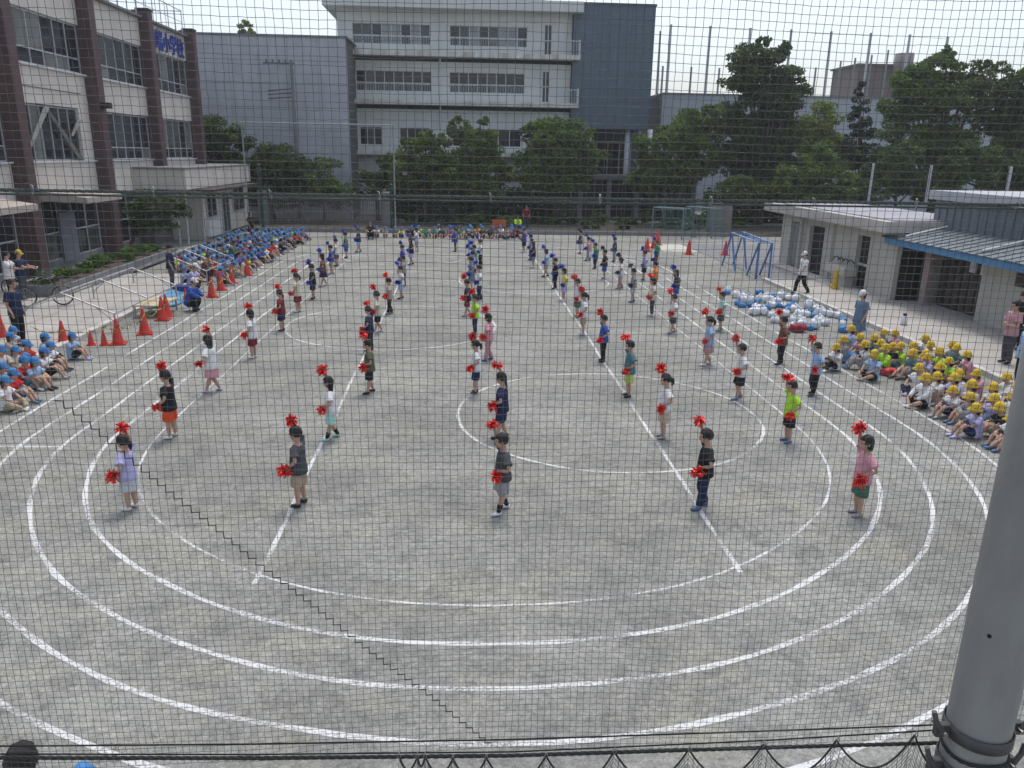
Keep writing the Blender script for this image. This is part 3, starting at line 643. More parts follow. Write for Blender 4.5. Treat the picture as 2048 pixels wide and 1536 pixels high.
tree('broad_tree', 'wide leafy tree left of centre before white building', 850, 59, [(840, 315, 48, 42), (800, 350, 38, 36), (870, 285, 30, 20), (880, 345, 44, 36), (835, 375, 55, 28)], 'mid', 8, .21, group=TG, trunk_r=.2)
tree('broad_tree', 'green tree with pointed sprigs before white building centre', 960, 60, [(950, 320, 45, 42), (925, 270, 30, 24), (975, 290, 30, 30), (985, 345, 36, 36), (915, 350, 35, 35), (950, 375, 55, 26), (912, 243, 10, 10), (966, 245, 10, 10)], 'mid', 8, .21, group=TG, trunk_r=.2)
tree('broad_tree', 'large rounded dark tree right of the white building windows', 1115, 60, [(1120, 295, 60, 44), (1085, 260, 40, 28), (1150, 262, 42, 26), (1170, 315, 38, 38), (1075, 325, 40, 36), (1115, 355, 75, 32), (1060, 355, 30, 30)], 'mid', 8, .21, group=TG, trunk_r=.24)
tree('broad_tree', 'bushy bright green tree beside the clad tower', 1345, 60, [(1360, 270, 52, 40), (1310, 305, 42, 40), (1400, 250, 36, 34), (1405, 310, 44, 46), (1340, 345, 65, 36), (1300, 370, 40, 26), (1425, 235, 28, 26)], 'mid', 8.5, .21, group=TG, trunk_r=.22)
tree('tall_tree', 'tallest camphor-like tree rising above the gymnasium wall', 1520, 60.5, [(1505, 120, 46, 34), (1555, 110, 26, 24), (1525, 160, 68, 36), (1470, 175, 36, 22), (1560, 200, 55, 38), (1500, 225, 50, 40), (1555, 265, 60, 45), (1480, 275, 45, 45), (1520, 330, 85, 45), (1525, 82, 16, 16), (1590, 160, 25, 20)], 'dark', 8, .22, group=TG, trunk_r=.32)
tree('broad_tree', 'yellow-green lower tree between the tall tree and conifer', 1640, 59, [(1640, 255, 42, 40), (1610, 300, 45, 40), (1665, 320, 48, 42), (1480, 375, 45, 24), (1600, 370, 65, 32), (1540, 385, 50, 24)], 'light', 7.5, .21, group=TG)
tree('conifer', 'narrow dark conifer with pointed top before gymnasium wall', 1720, 58.5, [(1720, 185, 10, 20), (1718, 215, 20, 22), (1718, 248, 30, 22), (1716, 282, 38, 26), (1716, 318, 42, 30)], 'conifer', 12, .16, group=TG)
tree('broad_tree', 'great spreading tree at right with layered branches', 1860, 56, [(1880, 140, 55, 32), (1835, 175, 60, 36), (1800, 225, 48, 40), (1890, 210, 60, 42), (1945, 165, 44, 36), (1830, 285, 60, 45), (1900, 300, 60, 50), (1770, 350, 50, 35), (1860, 360, 85, 32), (1895, 110, 20, 16)], 'mid', 8, .21, group=TG, trunk_r=.35)
tree('broad_tree', 'dense dark tree at the right edge of the photo', 2020, 54, [(2010, 165, 48, 34), (2050, 200, 50, 50), (1985, 225, 45, 48), (2030, 280, 60, 55), (2075, 240, 45, 55), (1990, 335, 60, 40), (2060, 345, 60, 40), (1965, 130, 18, 14)], 'dark', 8, .22, group=TG, trunk_r=.32)
tree('broad_tree', 'low leafy tree behind the left end of the toilet block', 1660, 54, [(1632, 335, 48, 46), (1705, 372, 48, 30), (1670, 392, 80, 22), (1585, 365, 38, 36)], 'mid', 8, .2, group=TG)
tree('broad_tree', 'dark low tree behind the toilet block roof', 1800, 52, [(1785, 345, 50, 52), (1745, 388, 50, 26), (1855, 372, 56, 36)], 'dark', 8, .2, group=TG)
tree('broad_tree', 'dark low tree behind the shed roof', 1960, 50, [(1935, 338, 50, 50), (2030, 352, 60, 46), (1885, 378, 40, 26)], 'dark', 8, .2, group=TG)
tree('broad_tree', 'small treetop showing over the concrete building roof', 492, 92, [(490, 58, 15, 14), (503, 70, 12, 10), (478, 72, 9, 8)], 'light', 9, .25, group=TG)
tree('garden_tree', 'round dark garden tree before the entrance annex', 305, 41.5, [(305, 410, 48, 28), (275, 430, 35, 26), (338, 428, 34, 28), (305, 445, 55, 24)], 'dark', 11, .14, trunk_r=.1, base=(gz(305, 488).x, 41.5, 0))
# undergrowth along the far bed: one shrub after another
SG = 'shrubs in the planting bed at the far end'
hx = np.linspace(-3.8, 20.5, 22)
for i, x in enumerate(hx):
    Y = random.uniform(55.5, 60); h = random.uniform(.5, 1.1)
    o = tag(empty('bed_shrub', (x, Y, .05)), f'dark low shrub in the far planting bed, {from_left(i)}', 'shrub', SG)
    pts = crown_points([((0, 0, h*.55), (.75, .6, h*.6)), ((.4, .2, h*.4), (.5, .5, h*.45))], 16)
    link('foliage', leaf_mesh('foliage', pts, .14, LEAF['dark' if i % 3 else 'mid']), o)
    MB().tube([(0, 0, 0), (.03, 0, h*.6)], [.04, .02], 6).build('stem', BARK, o)
# dark hedge mass added behind the trunks, standing in for the tree shade
pts = np.column_stack([np.random.uniform(-6, 32, 34000), np.random.uniform(62.9, 64.4, 34000), np.random.uniform(0, 2.7, 34000)*np.random.uniform(.75, 1, 34000)])
pts = pts[(pts[:, 0] < 8.2) | (pts[:, 0] > 19.6)]
hd = link('shade_hedge', leaf_mesh('shade_hedge', pts, .26, LEAF['dark'])); tag(hd, 'dark hedge added to stand for shade behind the far tree trunks', 'hedge'); stuff(hd)
# planter with flowers and vegetables by the school building
pl = tag(empty('planter_bed', (-14.6, 33, .09)), 'long concrete-edged bed of leafy plants by the school', 'planter')
MB().box(-.75, .75, -5.4, 5.8, 0, .3).build('soil', mat('garden soil', (.07, .055, .045), .95, .3, 5), pl)
for x in (-.85, .75): MB().box(x, x+.1, -5.4, 5.8, 0, .38).build('edging', CONC2, pl)
for y in (-5.5, 5.8): MB().box(-.85, .85, y, y+.1, 0, .38).build('edging', CONC2, pl)
PG = 'plants in the concrete-edged bed'
for i in range(16):
    y = -5.0+i*.66; x = random.uniform(-.4, .4); h = random.uniform(.3, .55)
    o = tag(empty('bed_plant', (-14.6+x, 33+y, .39)), f'leafy green plant in the concrete-edged bed, {nth(i)+" from the near end" if i else "nearest the camera"}', 'plant', PG)
    pts = crown_points([((0, 0, h*.5), (.38, .38, h*.5))], 40); link('foliage', leaf_mesh('foliage', pts, .11, LEAF['plant' if i % 4 else 'light']), o)
    MB().tube([(0, 0, -.05), (.02, 0, h*.5)], [.015, .008], 5).build('stem', BARK, o)
# ------------------------------------------------------------------ people
SKIN = mat('skin', (.5, .31, .22), .55, .08, 14, spec=.35); EYE = mat('eye', (.015, .012, .012), .3); LIP = mat('lips', (.42, .17, .15), .5)
HAIR = mat('black hair', (.013, .011, .011), .5, .4, 60, .5, 60, stretch=(3, 3, .6)); HAIRB = mat('brown hair', (.05, .028, .018), .5, .4, 60, .5, 60, stretch=(3, 3, .6)); HAIRG = mat('grey hair', (.3, .3, .3), .6, .3, 40)
def v(a): return np.array(a, float)
def norm(a): return a/(np.linalg.norm(a)+1e-9)
def hand(mb, wrist, d, pn, s, curl):
    """palm, four unequal bent fingers and a thumb that leaves the side of the palm; d along the hand, pn palm normal"""
    d, pn = norm(v(d)), norm(v(pn)); side = norm(np.cross(d, pn)); w_ = v(wrist)
    mb.tube([w_-d*.01*s, w_+d*.03*s, w_+d*.062*s], [(.02*s, .014*s), (.03*s, .014*s), (.029*s, .012*s)], 8, lat=side)
    for k, ln in enumerate((.046, .054, .05, .038)):
        b = w_+d*.058*s+side*(-.021+.014*k)*s
        m1 = b+norm(d+pn*curl*.4)*ln*.45*s; m2 = m1+norm(d*(1-curl)+pn*curl*1.2)*ln*.38*s; m3 = m2+norm(d*(1-1.7*curl)+pn*curl*1.2)*ln*.3*s
        mb.tube([b, m1, m2, m3], [.0078*s, .0075*s, .007*s, .0055*s], 6)
    b = w_+d*.02*s-side*.022*s; m1 = b+norm(d*.5-side*.8+pn*.3)*.03*s; m2 = m1+norm(d*.8-side*.1+pn*.6*curl)*.026*s
    mb.tube([b, m1, m2], [.011*s, .009*s, .007*s], 6)
def spine_pts(J, o, i0=0, i1=None):
    sp = J['spine'][i0:i1]; return [q[0] for q in sp], [(q[1]+o, q[2]+o) for q in sp]
def make_body(J, name, vox=.0075):
    mb = MB(); s = J['s']
    p, r = spine_pts(J, 0); mb.tube(p, r, 16, lat=(1, 0, 0))
    hc = v(J['head']); hr = v(J['hr'])
    mb.ell(hc+v((0, 0, hr[2]*.1)), (hr[0], hr[1], hr[2]*.9), 18, 12); mb.ell(hc+v((0, hr[1]*.25, -hr[2]*.42)), (hr[0]*.72, hr[1]*.66, hr[2]*.56), 14, 10)
    mb.ell(hc+v((0, hr[1]*.98, -hr[2]*.15)), (hr[0]*.16, hr[1]*.2, hr[2]*.17), 8, 6)
    for q in (-1, 1): mb.ell(hc+v((q*hr[0]*.98, -hr[1]*.05, -hr[2]*.1)), (hr[0]*.16, hr[1]*.2, hr[2]*.25), 8, 6)
    for a in ('armR', 'armL'):
        sh, el, wr = J[a]; ra = J['ra']
        mb.tube([lerp(sh, J['spine'][-4][0], .25), sh, lerp(sh, el, .5), el, lerp(el, wr, .35), wr], [ra*.95, ra*1.12, ra, ra*.82, ra*.85, ra*.58], 10)
        hd_ = J.get('hand'+a[-1]); hand(mb, wr, hd_[0], hd_[1], s, hd_[2])
    for a in ('legR', 'legL'):
        hp, kn, an, ft = J[a]; rl = J['rl']
        mb.tube([hp, lerp(hp, kn, .4), kn, lerp(kn, an, .3), lerp(kn, an, .65), an], [rl*1.12, rl, rl*.7, rl*.74, rl*.6, rl*.44], 12)
        f = norm(v(ft)); up = v((0, 0, 1)); h_ = v(an)
        mb.tube([h_-f*.03*s+up*-.01*s, h_+f*.03*s-up*.022*s, h_+f*.085*s-up*.034*s, h_+f*.115*s-up*.036*s], [(.026*s, .03*s), (.03*s, .028*s), (.034*s, .02*s), (.022*s, .012*s)], 8)
    me = remesh(mb, name, vox, [SKIN, EYE, LIP], 5)
    co = np.empty(len(me.polygons)*3); me.polygons.foreach_get('center', co); co = co.reshape(-1, 3); mi = np.zeros(len(co), np.int32)
    for q in (-1, 1): mi[np.linalg.norm((co-(hc+v((q*hr[0]*.4, hr[1]*.86, hr[2]*.05))))/v((1.5, 1.5, 1)), axis=1) < hr[0]*.13] = 1
    mi[np.linalg.norm((co-(hc+v((0, hr[1]*.85, -hr[2]*.5))))/v((2, 1.6, .7)), axis=1) < hr[0]*.15] = 2
    me.polygons.foreach_set('material_index', mi); return me
def make_shirt(J, name, sleeve=.68, hem=0, extra=.012, vox=.012):
    mb = MB(); o = .017*J['s']+extra; n = len(J['spine'])
    sp = J['spine'][hem:n-2]; P_ = [q[0] for q in sp]; R_ = [(q[1]+o*(2.2 if i == 0 else 1.4 if i < 3 else 1), q[2]+o*(2.3 if i == 0 else 1.5 if i < 3 else 1)) for i, q in enumerate(sp)]
    R_[-1] = (R_[-1][0]*.8, R_[-1][1]*.85)
    mb.tube(P_, R_, 18, lat=(1, 0, 0))
    for a in ('armR', 'armL'):
        sh, el, wr = J[a]; ra = J['ra']; st_ = lerp(sh, J['spine'][-4][0], .45)
        if sleeve > 0:
            if sleeve <= 1: mb.tube([st_, sh, lerp(sh, el, sleeve*.6), lerp(sh, el, sleeve)], [ra+o*1.2, ra*1.12+o, ra+o*1.25, ra+o*1.75], 12)
            else: mb.tube([st_, sh, lerp(sh, el, .6), el, lerp(el, wr, .5), lerp(el, wr, .95)], [ra+o*1.2, ra*1.12+o, ra+o*1.2, ra+o*.9, ra+o*.6, ra*.7+o*.5], 12)
    return remesh(mb, name, vox, fabric('white'), 3)
def make_legs(J, name, length, flare=1.0, vox=.012):
    """shorts (length < 1 on the thigh) or trousers (to the ankle)"""
    mb = MB(); o = .015*J['s']
    sp = J['spine'][0:3]; mb.tube([q[0] for q in sp], [(q[1]+o, q[2]+o) for q in sp], 16, lat=(1, 0, 0))
    for a in ('legR', 'legL'):
        hp, kn, an, ft = J[a]; rl = J['rl']; st_ = lerp(hp, J['spine'][1][0], .35)
        if length < 1: mb.tube([st_, hp, lerp(hp, kn, length*.5), lerp(hp, kn, length)], [rl+o, rl*1.12+o, rl*1.05+o*1.3*flare, rl+o*1.7*flare], 14)
        else: mb.tube([st_, hp, lerp(hp, kn, .5), kn, lerp(kn, an, .4), lerp(kn, an, .93)], [rl+o, rl*1.12+o, rl+o, rl*.8+o*1.1, rl*.74+o*1.1, rl*.6+o*1.3], 14)
    return remesh(mb, name, vox, fabric('white'), 3)
def make_skirt(J, name, zlow, rad):
    sp = J['spine']; mb = MB(); n = 24; o = .018*J['s']; c0 = sp[2][0]; c1 = sp[1][0]; c2 = sp[0][0]
    prof = [(c0, sp[2][1]+o, sp[2][2]+o), (c1, sp[1][1]+o*1.3, sp[1][2]+o*1.5), (c2, rad*.85, rad*.75), ((c2[0], c2[1], zlow+.06), rad, rad*.88), ((c2[0], c2[1], zlow), rad*1.03, rad*.92)]
    o_ = 0; vs_ = []; fs = []
    for i, (c, a, b) in enumerate(prof):
        for k in range(n):
            th = 2*math.pi*k/n; w_ = 1+.07*math.sin(k*math.pi*2/3)*max(0, i-1)/2
            vs_.append((c[0]+a*w_*math.cos(th), c[1]+b*w_*math.sin(th), c[2]))
    for i in range(len(prof)-1):
        for k in range(n): fs.append((i*n+k, (i+1)*n+k, (i+1)*n+(k+1) % n, i*n+(k+1) % n))
    mb.add(vs_, fs); return mb.mesh(name, fabric('white'), True)
def make_hair(J, name, style):
    hc = v(J['head']); hr = v(J['hr']); mb = MB(); rnd = random.Random(style)
    def fn(d): return 1.10+.03*math.sin(9*d[0]+5*d[1])+.025*math.sin(13*d[1]+7*d[2])+rnd.uniform(-.012, .012)
    mb.ell(hc+v((0, -hr[1]*.06, hr[2]*.08)), hr*v((1.02, 1.0, .98)), 28, 20, fn)
    keep = []
    low = {'s': -.28, 'b': -.72, 'l': -.8, 'p': -.3}[style]
    for f in mb.f:
        c = np.mean([mb.v[i] for i in f], axis=0)-hc; c = c/hr
        front = c[1] > .3 and c[2] < .42 and abs(c[0]) < .86
        if front or c[2] < low or (c[1] > .12 and c[2] < -.05): continue
        keep.append(f)
    mb.f = keep
    if style == 'p':
        mb.tube([hc+v((0, -hr[1]*1.0, hr[2]*.25)), hc+v((0, -hr[1]*1.35, hr[2]*.15)), hc+v((0, -hr[1]*1.45, -hr[2]*.5)), hc+v((.01, -hr[1]*1.3, -hr[2]*1.15))], [.02, .032, .034, .008], 9)
    if style in 'lb':
        ln = -1.9 if style == 'l' else -.95
        mb.tube([hc+v((0, -hr[1]*.35, hr[2]*.1)), hc+v((0, -hr[1]*.45, -hr[2]*.5)), hc+v((0, -hr[1]*.62, hr[2]*ln))], [(hr[0]*1.08, hr[1]*.75), (hr[0]*1.1, hr[1]*.62), (hr[0]*.9, hr[1]*.35)], 14, lat=(1, 0, 0))
    return mb.mesh(name, HAIR, True)
def make_cap(J, name, kind):
    """kind 'cap': round school cap with a short peak; 'hat': rounded crown with a drooping brim longer in front"""
    hc = v(J['head'])+v((0, -J['hr'][1]*.05, J['hr'][2]*.22)); hr = v(J['hr'])*1.09; mb = MB(); n = 26; vs_, fs = [], []
    rings = [(0.05, 1.0), (.3, .985), (.6, .86), (.82, .62), (.96, .3)]
    for z, r in rings:
        for k in range(n): th = 2*math.pi*k/n; vs_.append((hr[0]*r*math.cos(th)*1.02, hr[1]*r*math.sin(th), hr[2]*(z*.98-.05)))
    for i in range(len(rings)-1):
        for k in range(n): fs.append((i*n+k, i*n+(k+1) % n, (i+1)*n+(k+1) % n, (i+1)*n+k))
    vs_.append((0, 0, hr[2]*.95)); T = len(vs_)-1
    for k in range(n): fs.append(((len(rings)-1)*n+k, (len(rings)-1)*n+(k+1) % n, T))
    o = len(vs_)
    for k in range(n):
        th = 2*math.pi*k/n; f = max(0, math.sin(th))
        ext = (.05+.5*f**2.5) if kind == 'cap' else (.3+.32*f)
        if kind == 'cap' and f < .3: ext = .02
        dz = -.1-.16*f if kind == 'cap' else -.3+.1*f+.03*math.sin(3*th)
        vs_.append((hr[0]*(1+ext*.9)*math.cos(th), hr[1]*(1+ext)*math.sin(th), hr[2]*(dz)))
    for k in range(n): fs.append((o+k, o+(k+1) % n, (k+1) % n, k))
    for k in range(n): q = vs_[o+k]; vs_.append((q[0]*.985, q[1]*.985, q[2]-.008))
    for k in range(n): fs.append((o+n+k, o+n+(k+1) % n, o+(k+1) % n, o+k))
    mb.add([v(q)+hc for q in vs_], fs); return mb.mesh(name, fabric('white'), True)
def make_shoe(J, name, a, m):
    hp, kn, an, ft = J[a]; s = J['s']; f = norm(v(ft)); h_ = v(an); mb = MB(); up = v((0, 0, 1)); sd_ = norm(np.cross(f, up))
    c = [h_-f*.045*s-up*.02*s, h_-f*.02*s-up*.018*s, h_+f*.03*s-up*.026*s, h_+f*.09*s-up*.034*s, h_+f*.14*s-up*.04*s]
    mb.tube(c, [(.033*s, .034*s), (.041*s, .04*s), (.043*s, .036*s), (.047*s, .029*s), (.033*s, .02*s)], 12, lat=sd_)
    return mb.mesh(name, m, True)
def make_sock(J, name, a, up_):
    hp, kn, an, ft = J[a]; return MB().tube([lerp(an, kn, 0), lerp(an, kn, up_*.5), lerp(an, kn, up_)], [J['rl']*.52, J['rl']*.62, J['rl']*.72], 12).mesh(name, fabric('white'), True)
K = 1.0
def dance(v_=0):
    d = [0, .02, -.015, .03, .01, -.01, .015][v_]; st_ = [.075, .1, .06, .12, .07, .09, .055][v_]; hx_ = [0, .012, -.012, .0, -.018, .015, .008][v_]; el_ = [0, .02, -.02, .03, -.03, .01, -.01][v_]
    J = dict(s=.82, ra=.032, rl=.062,
        spine=[((0, 0, .535), .09, .074), ((0, 0, .61), .117, .088), ((0, .004, .72), .102, .078), ((0, 0, .84), .114, .08), ((0, -.006, .92), .122, .072), ((0, -.01, .975), .08, .054), ((0, -.006, 1.0), .042, .043), ((0, .002, 1.06), .04, .043)],
        head=(hx_, .02+el_*.3, 1.14), hr=(.077, .092, .11),
        armR=[(.125, -.005, .945), (.195+d, .04+el_, 1.11+d), (.13+d, .075+el_*1.5, 1.285+d*.8)], handR=((-.1, .25, 1), (-.2, 1, -.2), .8),
        armL=[(-.125, -.005, .945), (-.245-d, -.075+el_, .79-d*.5), (-.155, .055+el_*.6, .70+d)], handL=((.25, 1, -.35), (1, -.2, 0), .8),
        legR=[(.06, 0, .56), (.07, .012+d, .32), (st_, -.012-d-el_*1.6, .068), (.15, 1, 0)], legL=[(-.06, 0, .56), (-.07, .012, .32), (-st_, .0+d*1.5+el_*1.2, .068), (-.15, 1, 0)])
    J['pomR'] = tuple(v(J['armR'][2])+v((-.02, .02, .05))); J['pomL'] = tuple(v(J['armL'][2])+v((-.035, .06, -.045)))
    return J
def sit(v_=0):
    k = [0, 1, 2][v_]
    J = dict(s=.82, ra=.032, rl=.062,
        spine=[((0, -.02, .055), .1, .08), ((0, -.015, .12), .12, .09), ((0, -.03, .22), .104, .08), ((0, -.03, .33), .114, .08), ((0, -.02, .405), .12, .072), ((0, -.012, .455), .08, .054), ((0, 0, .478), .042, .043), ((0, .012, .53), .04, .043)],
        head=[(0, .04, .60), (.01, .05, .595), (-.01, .03, .605)][k], hr=(.077, .092, .11),
        armR=[(.125, -.02, .425), (.16, .12, .30), (.055, .27, .29)], handR=((-1, .3, .1), (-.3, -1, 0), .6),
        armL=[(-.125, -.02, .425), (-.16, .12, .30), (-.05, .285, .27)], handL=((1, .3, .1), (.3, -1, 0), .6),
        legR=[(.06, .0, .085), (.075, .24, .30), (.06, .37, .068), (.1, 1, 0)], legL=[(-.06, .0, .085), (-.08, .24, .29), (-.06, .35, .068), (-.1, 1, 0)])
    if k == 1:
        J['legR'] = [(.06, 0, .085), (.09, .25, .23), (.08, .44, .068), (.15, 1, .1)]; J['armR'] = [(.125, -.02, .425), (.17, .08, .29), (.11, .23, .26)]; J['handR'] = ((0, 1, -.2), (0, 0, -1), .3)
    if k == 2:
        J['legR'] = [(.07, 0, .085), (.2, .2, .16), (.03, .27, .06), (-1, .3, 0)]; J['legL'] = [(-.07, 0, .085), (-.2, .2, .16), (-.06, .33, .06), (1, .3, 0)]
        J['armR'] = [(.125, -.02, .425), (.19, .08, .30), (.12, .22, .21)]; J['armL'] = [(-.125, -.02, .425), (-.19, .08, .30), (-.12, .22, .21)]
    return J
def adult(v_='stand'):
    J = dict(s=1.0, ra=.042, rl=.078,
        spine=[((0, 0, .76), .13, .1), ((0, 0, .86), .155, .115), ((0, .005, 1.0), .135, .1), ((0, 0, 1.15), .15, .105), ((0, -.01, 1.27), .165, .095), ((0, -.015, 1.34), .105, .07), ((0, -.008, 1.37), .055, .055), ((0, .005, 1.44), .05, .052)],
        head=(0, .025, 1.535), hr=(.078, .098, .118),
        armR=[(.175, -.01, 1.3), (.215, -.03, 1.03), (.19, .07, .80)], handR=((0, .15, -1), (-1, 0, 0), .35), armL=[(-.175, -.01, 1.3), (-.215, -.03, 1.03), (-.19, .07, .80)], handL=((0, .15, -1), (1, 0, 0), .35),
        legR=[(.08, 0, .79), (.09, .015, .44), (.1, -.02, .085), (.15, 1, 0)], legL=[(-.08, 0, .79), (-.09, .015, .44), (-.1, -.02, .085), (-.15, 1, 0)])
    if v_ == 'walk':
        J['legR'] = [(.07, 0, .79), (.08, .17, .46), (.08, .22, .085), (0, 1, .1)]; J['legL'] = [(-.07, 0, .79), (-.08, -.06, .43), (-.08, -.27, .13), (0, 1, -.3)]
        J['armR'] = [(.175, -.01, 1.3), (.22, -.14, 1.06), (.2, -.07, .83)]; J['armL'] = [(-.175, -.01, 1.3), (-.21, .08, 1.05), (-.19, .22, .86)]
    if v_ == 'fold':
        J['armR'] = [(.175, -.01, 1.3), (.23, .04, 1.05), (.03, .2, 1.08)]; J['handR'] = ((-1, .1, .1), (0, -1, 0), .4)
        J['armL'] = [(-.175, -.01, 1.3), (-.23, .03, 1.05), (-.0, .19, 1.03)]; J['handL'] = ((1, .1, .1), (0, -1, 0), .4)
    if v_ == 'reach':
        J['armR'] = [(.175, .0, 1.3), (.2, .2, 1.12), (.16, .42, 1.1)]; J['handR'] = ((0, 1, 0), (0, 0, -1), .5); J['armL'] = [(-.175, .0, 1.3), (-.2, .2, 1.1), (-.14, .4, 1.08)]; J['handL'] = ((0, 1, 0), (0, 0, -1), .5)
    if v_ == 'squat':
        dz = -.56; J['spine'] = [((q[0][0], q[0][1]-.12+i*.035, q[0][2]+dz), q[1], q[2]) for i, q in enumerate(J['spine'])]
        J['head'] = (0, .14, 1.535+dz); J['legR'] = [(.09, -.1, .23), (.14, .26, .44), (.11, .1, .085), (.15, 1, 0)]; J['legL'] = [(-.09, -.1, .23), (-.13, .24, .42), (-.11, .05, .085), (-.15, 1, 0)]
        J['armR'] = [(.175, .03, .74), (.2, .2, .55), (.1, .36, .5)]; J['handR'] = ((-.3, 1, -.2), (0, 0, -1), .4); J['armL'] = [(-.175, .03, .74), (-.2, .2, .55), (-.1, .36, .48)]; J['handL'] = ((.3, 1, -.2), (0, 0, -1), .4)
    return J
SHOEM = {c: mat('shoe '+c, PAL[c] if c != 'blue' else (.09, .15, .29), .6, .12, 20) for c in ('white', 'black', 'grey', 'blue', 'lavender', 'mint', 'yellow', 'red')}
KIT = {}
def kit(key, J, vox=.0075):
    """all bodies and garments cut for one pose; copies share these meshes"""
    if key in KIT: return KIT[key]
    k = {'J': J, 'body': make_body(J, 'body '+key, vox)}
    kid = J['s'] < 1
    k['t_shirt'] = make_shirt(J, 't_shirt '+key); k['long_shirt'] = make_shirt(J, 'long_shirt '+key, 1.5)
    k['shorts'] = make_legs(J, 'shorts '+key, .9, 1.6); k['trousers'] = make_legs(J, 'trousers '+key, 1.5)
    if key.startswith('dance'): k['skirt'] = make_skirt(J, 'skirt '+key, .36, .155)
    if key in ('adult_stand', 'adult_walk', 'adult_fold'): k['skirt'] = make_skirt(J, 'skirt '+key, .5, .2)
    for st_ in 'sblp': k['hair_'+st_] = make_hair(J, 'hair '+st_+key, st_)
    k['cap'] = make_cap(J, 'cap '+key, 'cap'); k['hat'] = make_cap(J, 'hat '+key, 'hat')
    for a in ('legR', 'legL'): k['shoe'+a[-1]] = make_shoe(J, 'shoe '+key, a, SHOEM['white']); k['sock'+a[-1]] = make_sock(J, 'sock '+key, a, .45)
    KIT[key] = k; return k
def person(key, loc, rz, label, group=None, top='white', topkind='t_shirt', bottom='navy', botkind='shorts', hair='s', hairm=None, shoes='white', socks=None, headwear=None, hwcol=None, scale=1.0, detail=True, J=None):
    k = kit(key, J)
    o = link('person', k['body']); o.location = loc; o.rotation_euler = (0, 0, rz); o.scale = (scale,)*3
    tag(o, label, 'person', group)
    link(topkind if topkind != 'long_shirt' else 'long_sleeved_shirt', k[topkind], o, m=fabric(top))
    link(botkind, k[botkind], o, m=fabric(bottom))
    if headwear: link('cap' if headwear == 'cap' else 'hat', k[headwear], o, m=hwcol)
    if hair and (not headwear or detail): link('hair', k['hair_'+hair], o, m=hairm or HAIR)
    if detail:
        for q in 'RL': link('shoe', k['shoe'+q], o, m=SHOEM[shoes])
        if socks:
            for q in 'RL': link('sock', k['sock'+q], o, m=fabric(socks))
    return o
# pom-poms: many curled foil strips gathered at a grip
def foil(name, col):
    m = mat(name, col, .28, .25, 30, .4, 50, metal=.6, spec=.6); return m
FOIL = {'r': foil('red foil', (.78, .03, .02)), 'b': foil('blue foil', (.02, .07, .5)), 'n': foil('navy foil', (.02, .03, .12))}
def pom_mesh(seed):
    rnd = random.Random(seed); mb = MB()
    for _ in range(110):
        d = norm(v((rnd.gauss(0, 1), rnd.gauss(0, 1), rnd.gauss(0, .8)))); e = norm(np.cross(d, v((rnd.gauss(0, 1), rnd.gauss(0, 1), rnd.gauss(0, 1))))); n_ = np.cross(d, e)
        ln = rnd.uniform(.05, .128); wd = rnd.uniform(.007, .017); cv = rnd.uniform(-.09, .09); vs_ = []
        for t in (0, .35, .7, 1): 
            c = d*ln*t+n_*cv*t*t+v((0, 0, -.03*t*t)); ww = wd*(.35+.65*min(1, t*2))
            vs_ += [c-e*ww, c+e*ww]
        mb.add(vs_, [(0, 1, 3, 2), (2, 3, 5, 4), (4, 5, 7, 6)])
    return mb.mesh('pom_pom', FOIL['r'])
POM = [pom_mesh(s) for s in range(5)]
def pom(o, J, side, col, label, scale):
    p = link('pom_pom', random.choice(POM), m=FOIL[col])
    p.matrix_world = Matrix.Translation(Vector(o.location)) @ Matrix.Rotation(o.rotation_euler.z, 4, 'Z') @ Matrix.Translation(Vector(J['pom'+side])*scale)
    r = Matrix.Rotation(random.uniform(0, 6.28), 4, 'Z') @ Matrix.Rotation(random.uniform(-.6, .6), 4, 'X')
    p.matrix_world = p.matrix_world @ r @ Matrix.Diagonal((random.uniform(.7, 1.1), random.uniform(.7, 1.05), random.uniform(.65, 1.0), 1))
    return tag(p, label, 'pom-pom', 'pom-poms held by the dancers')
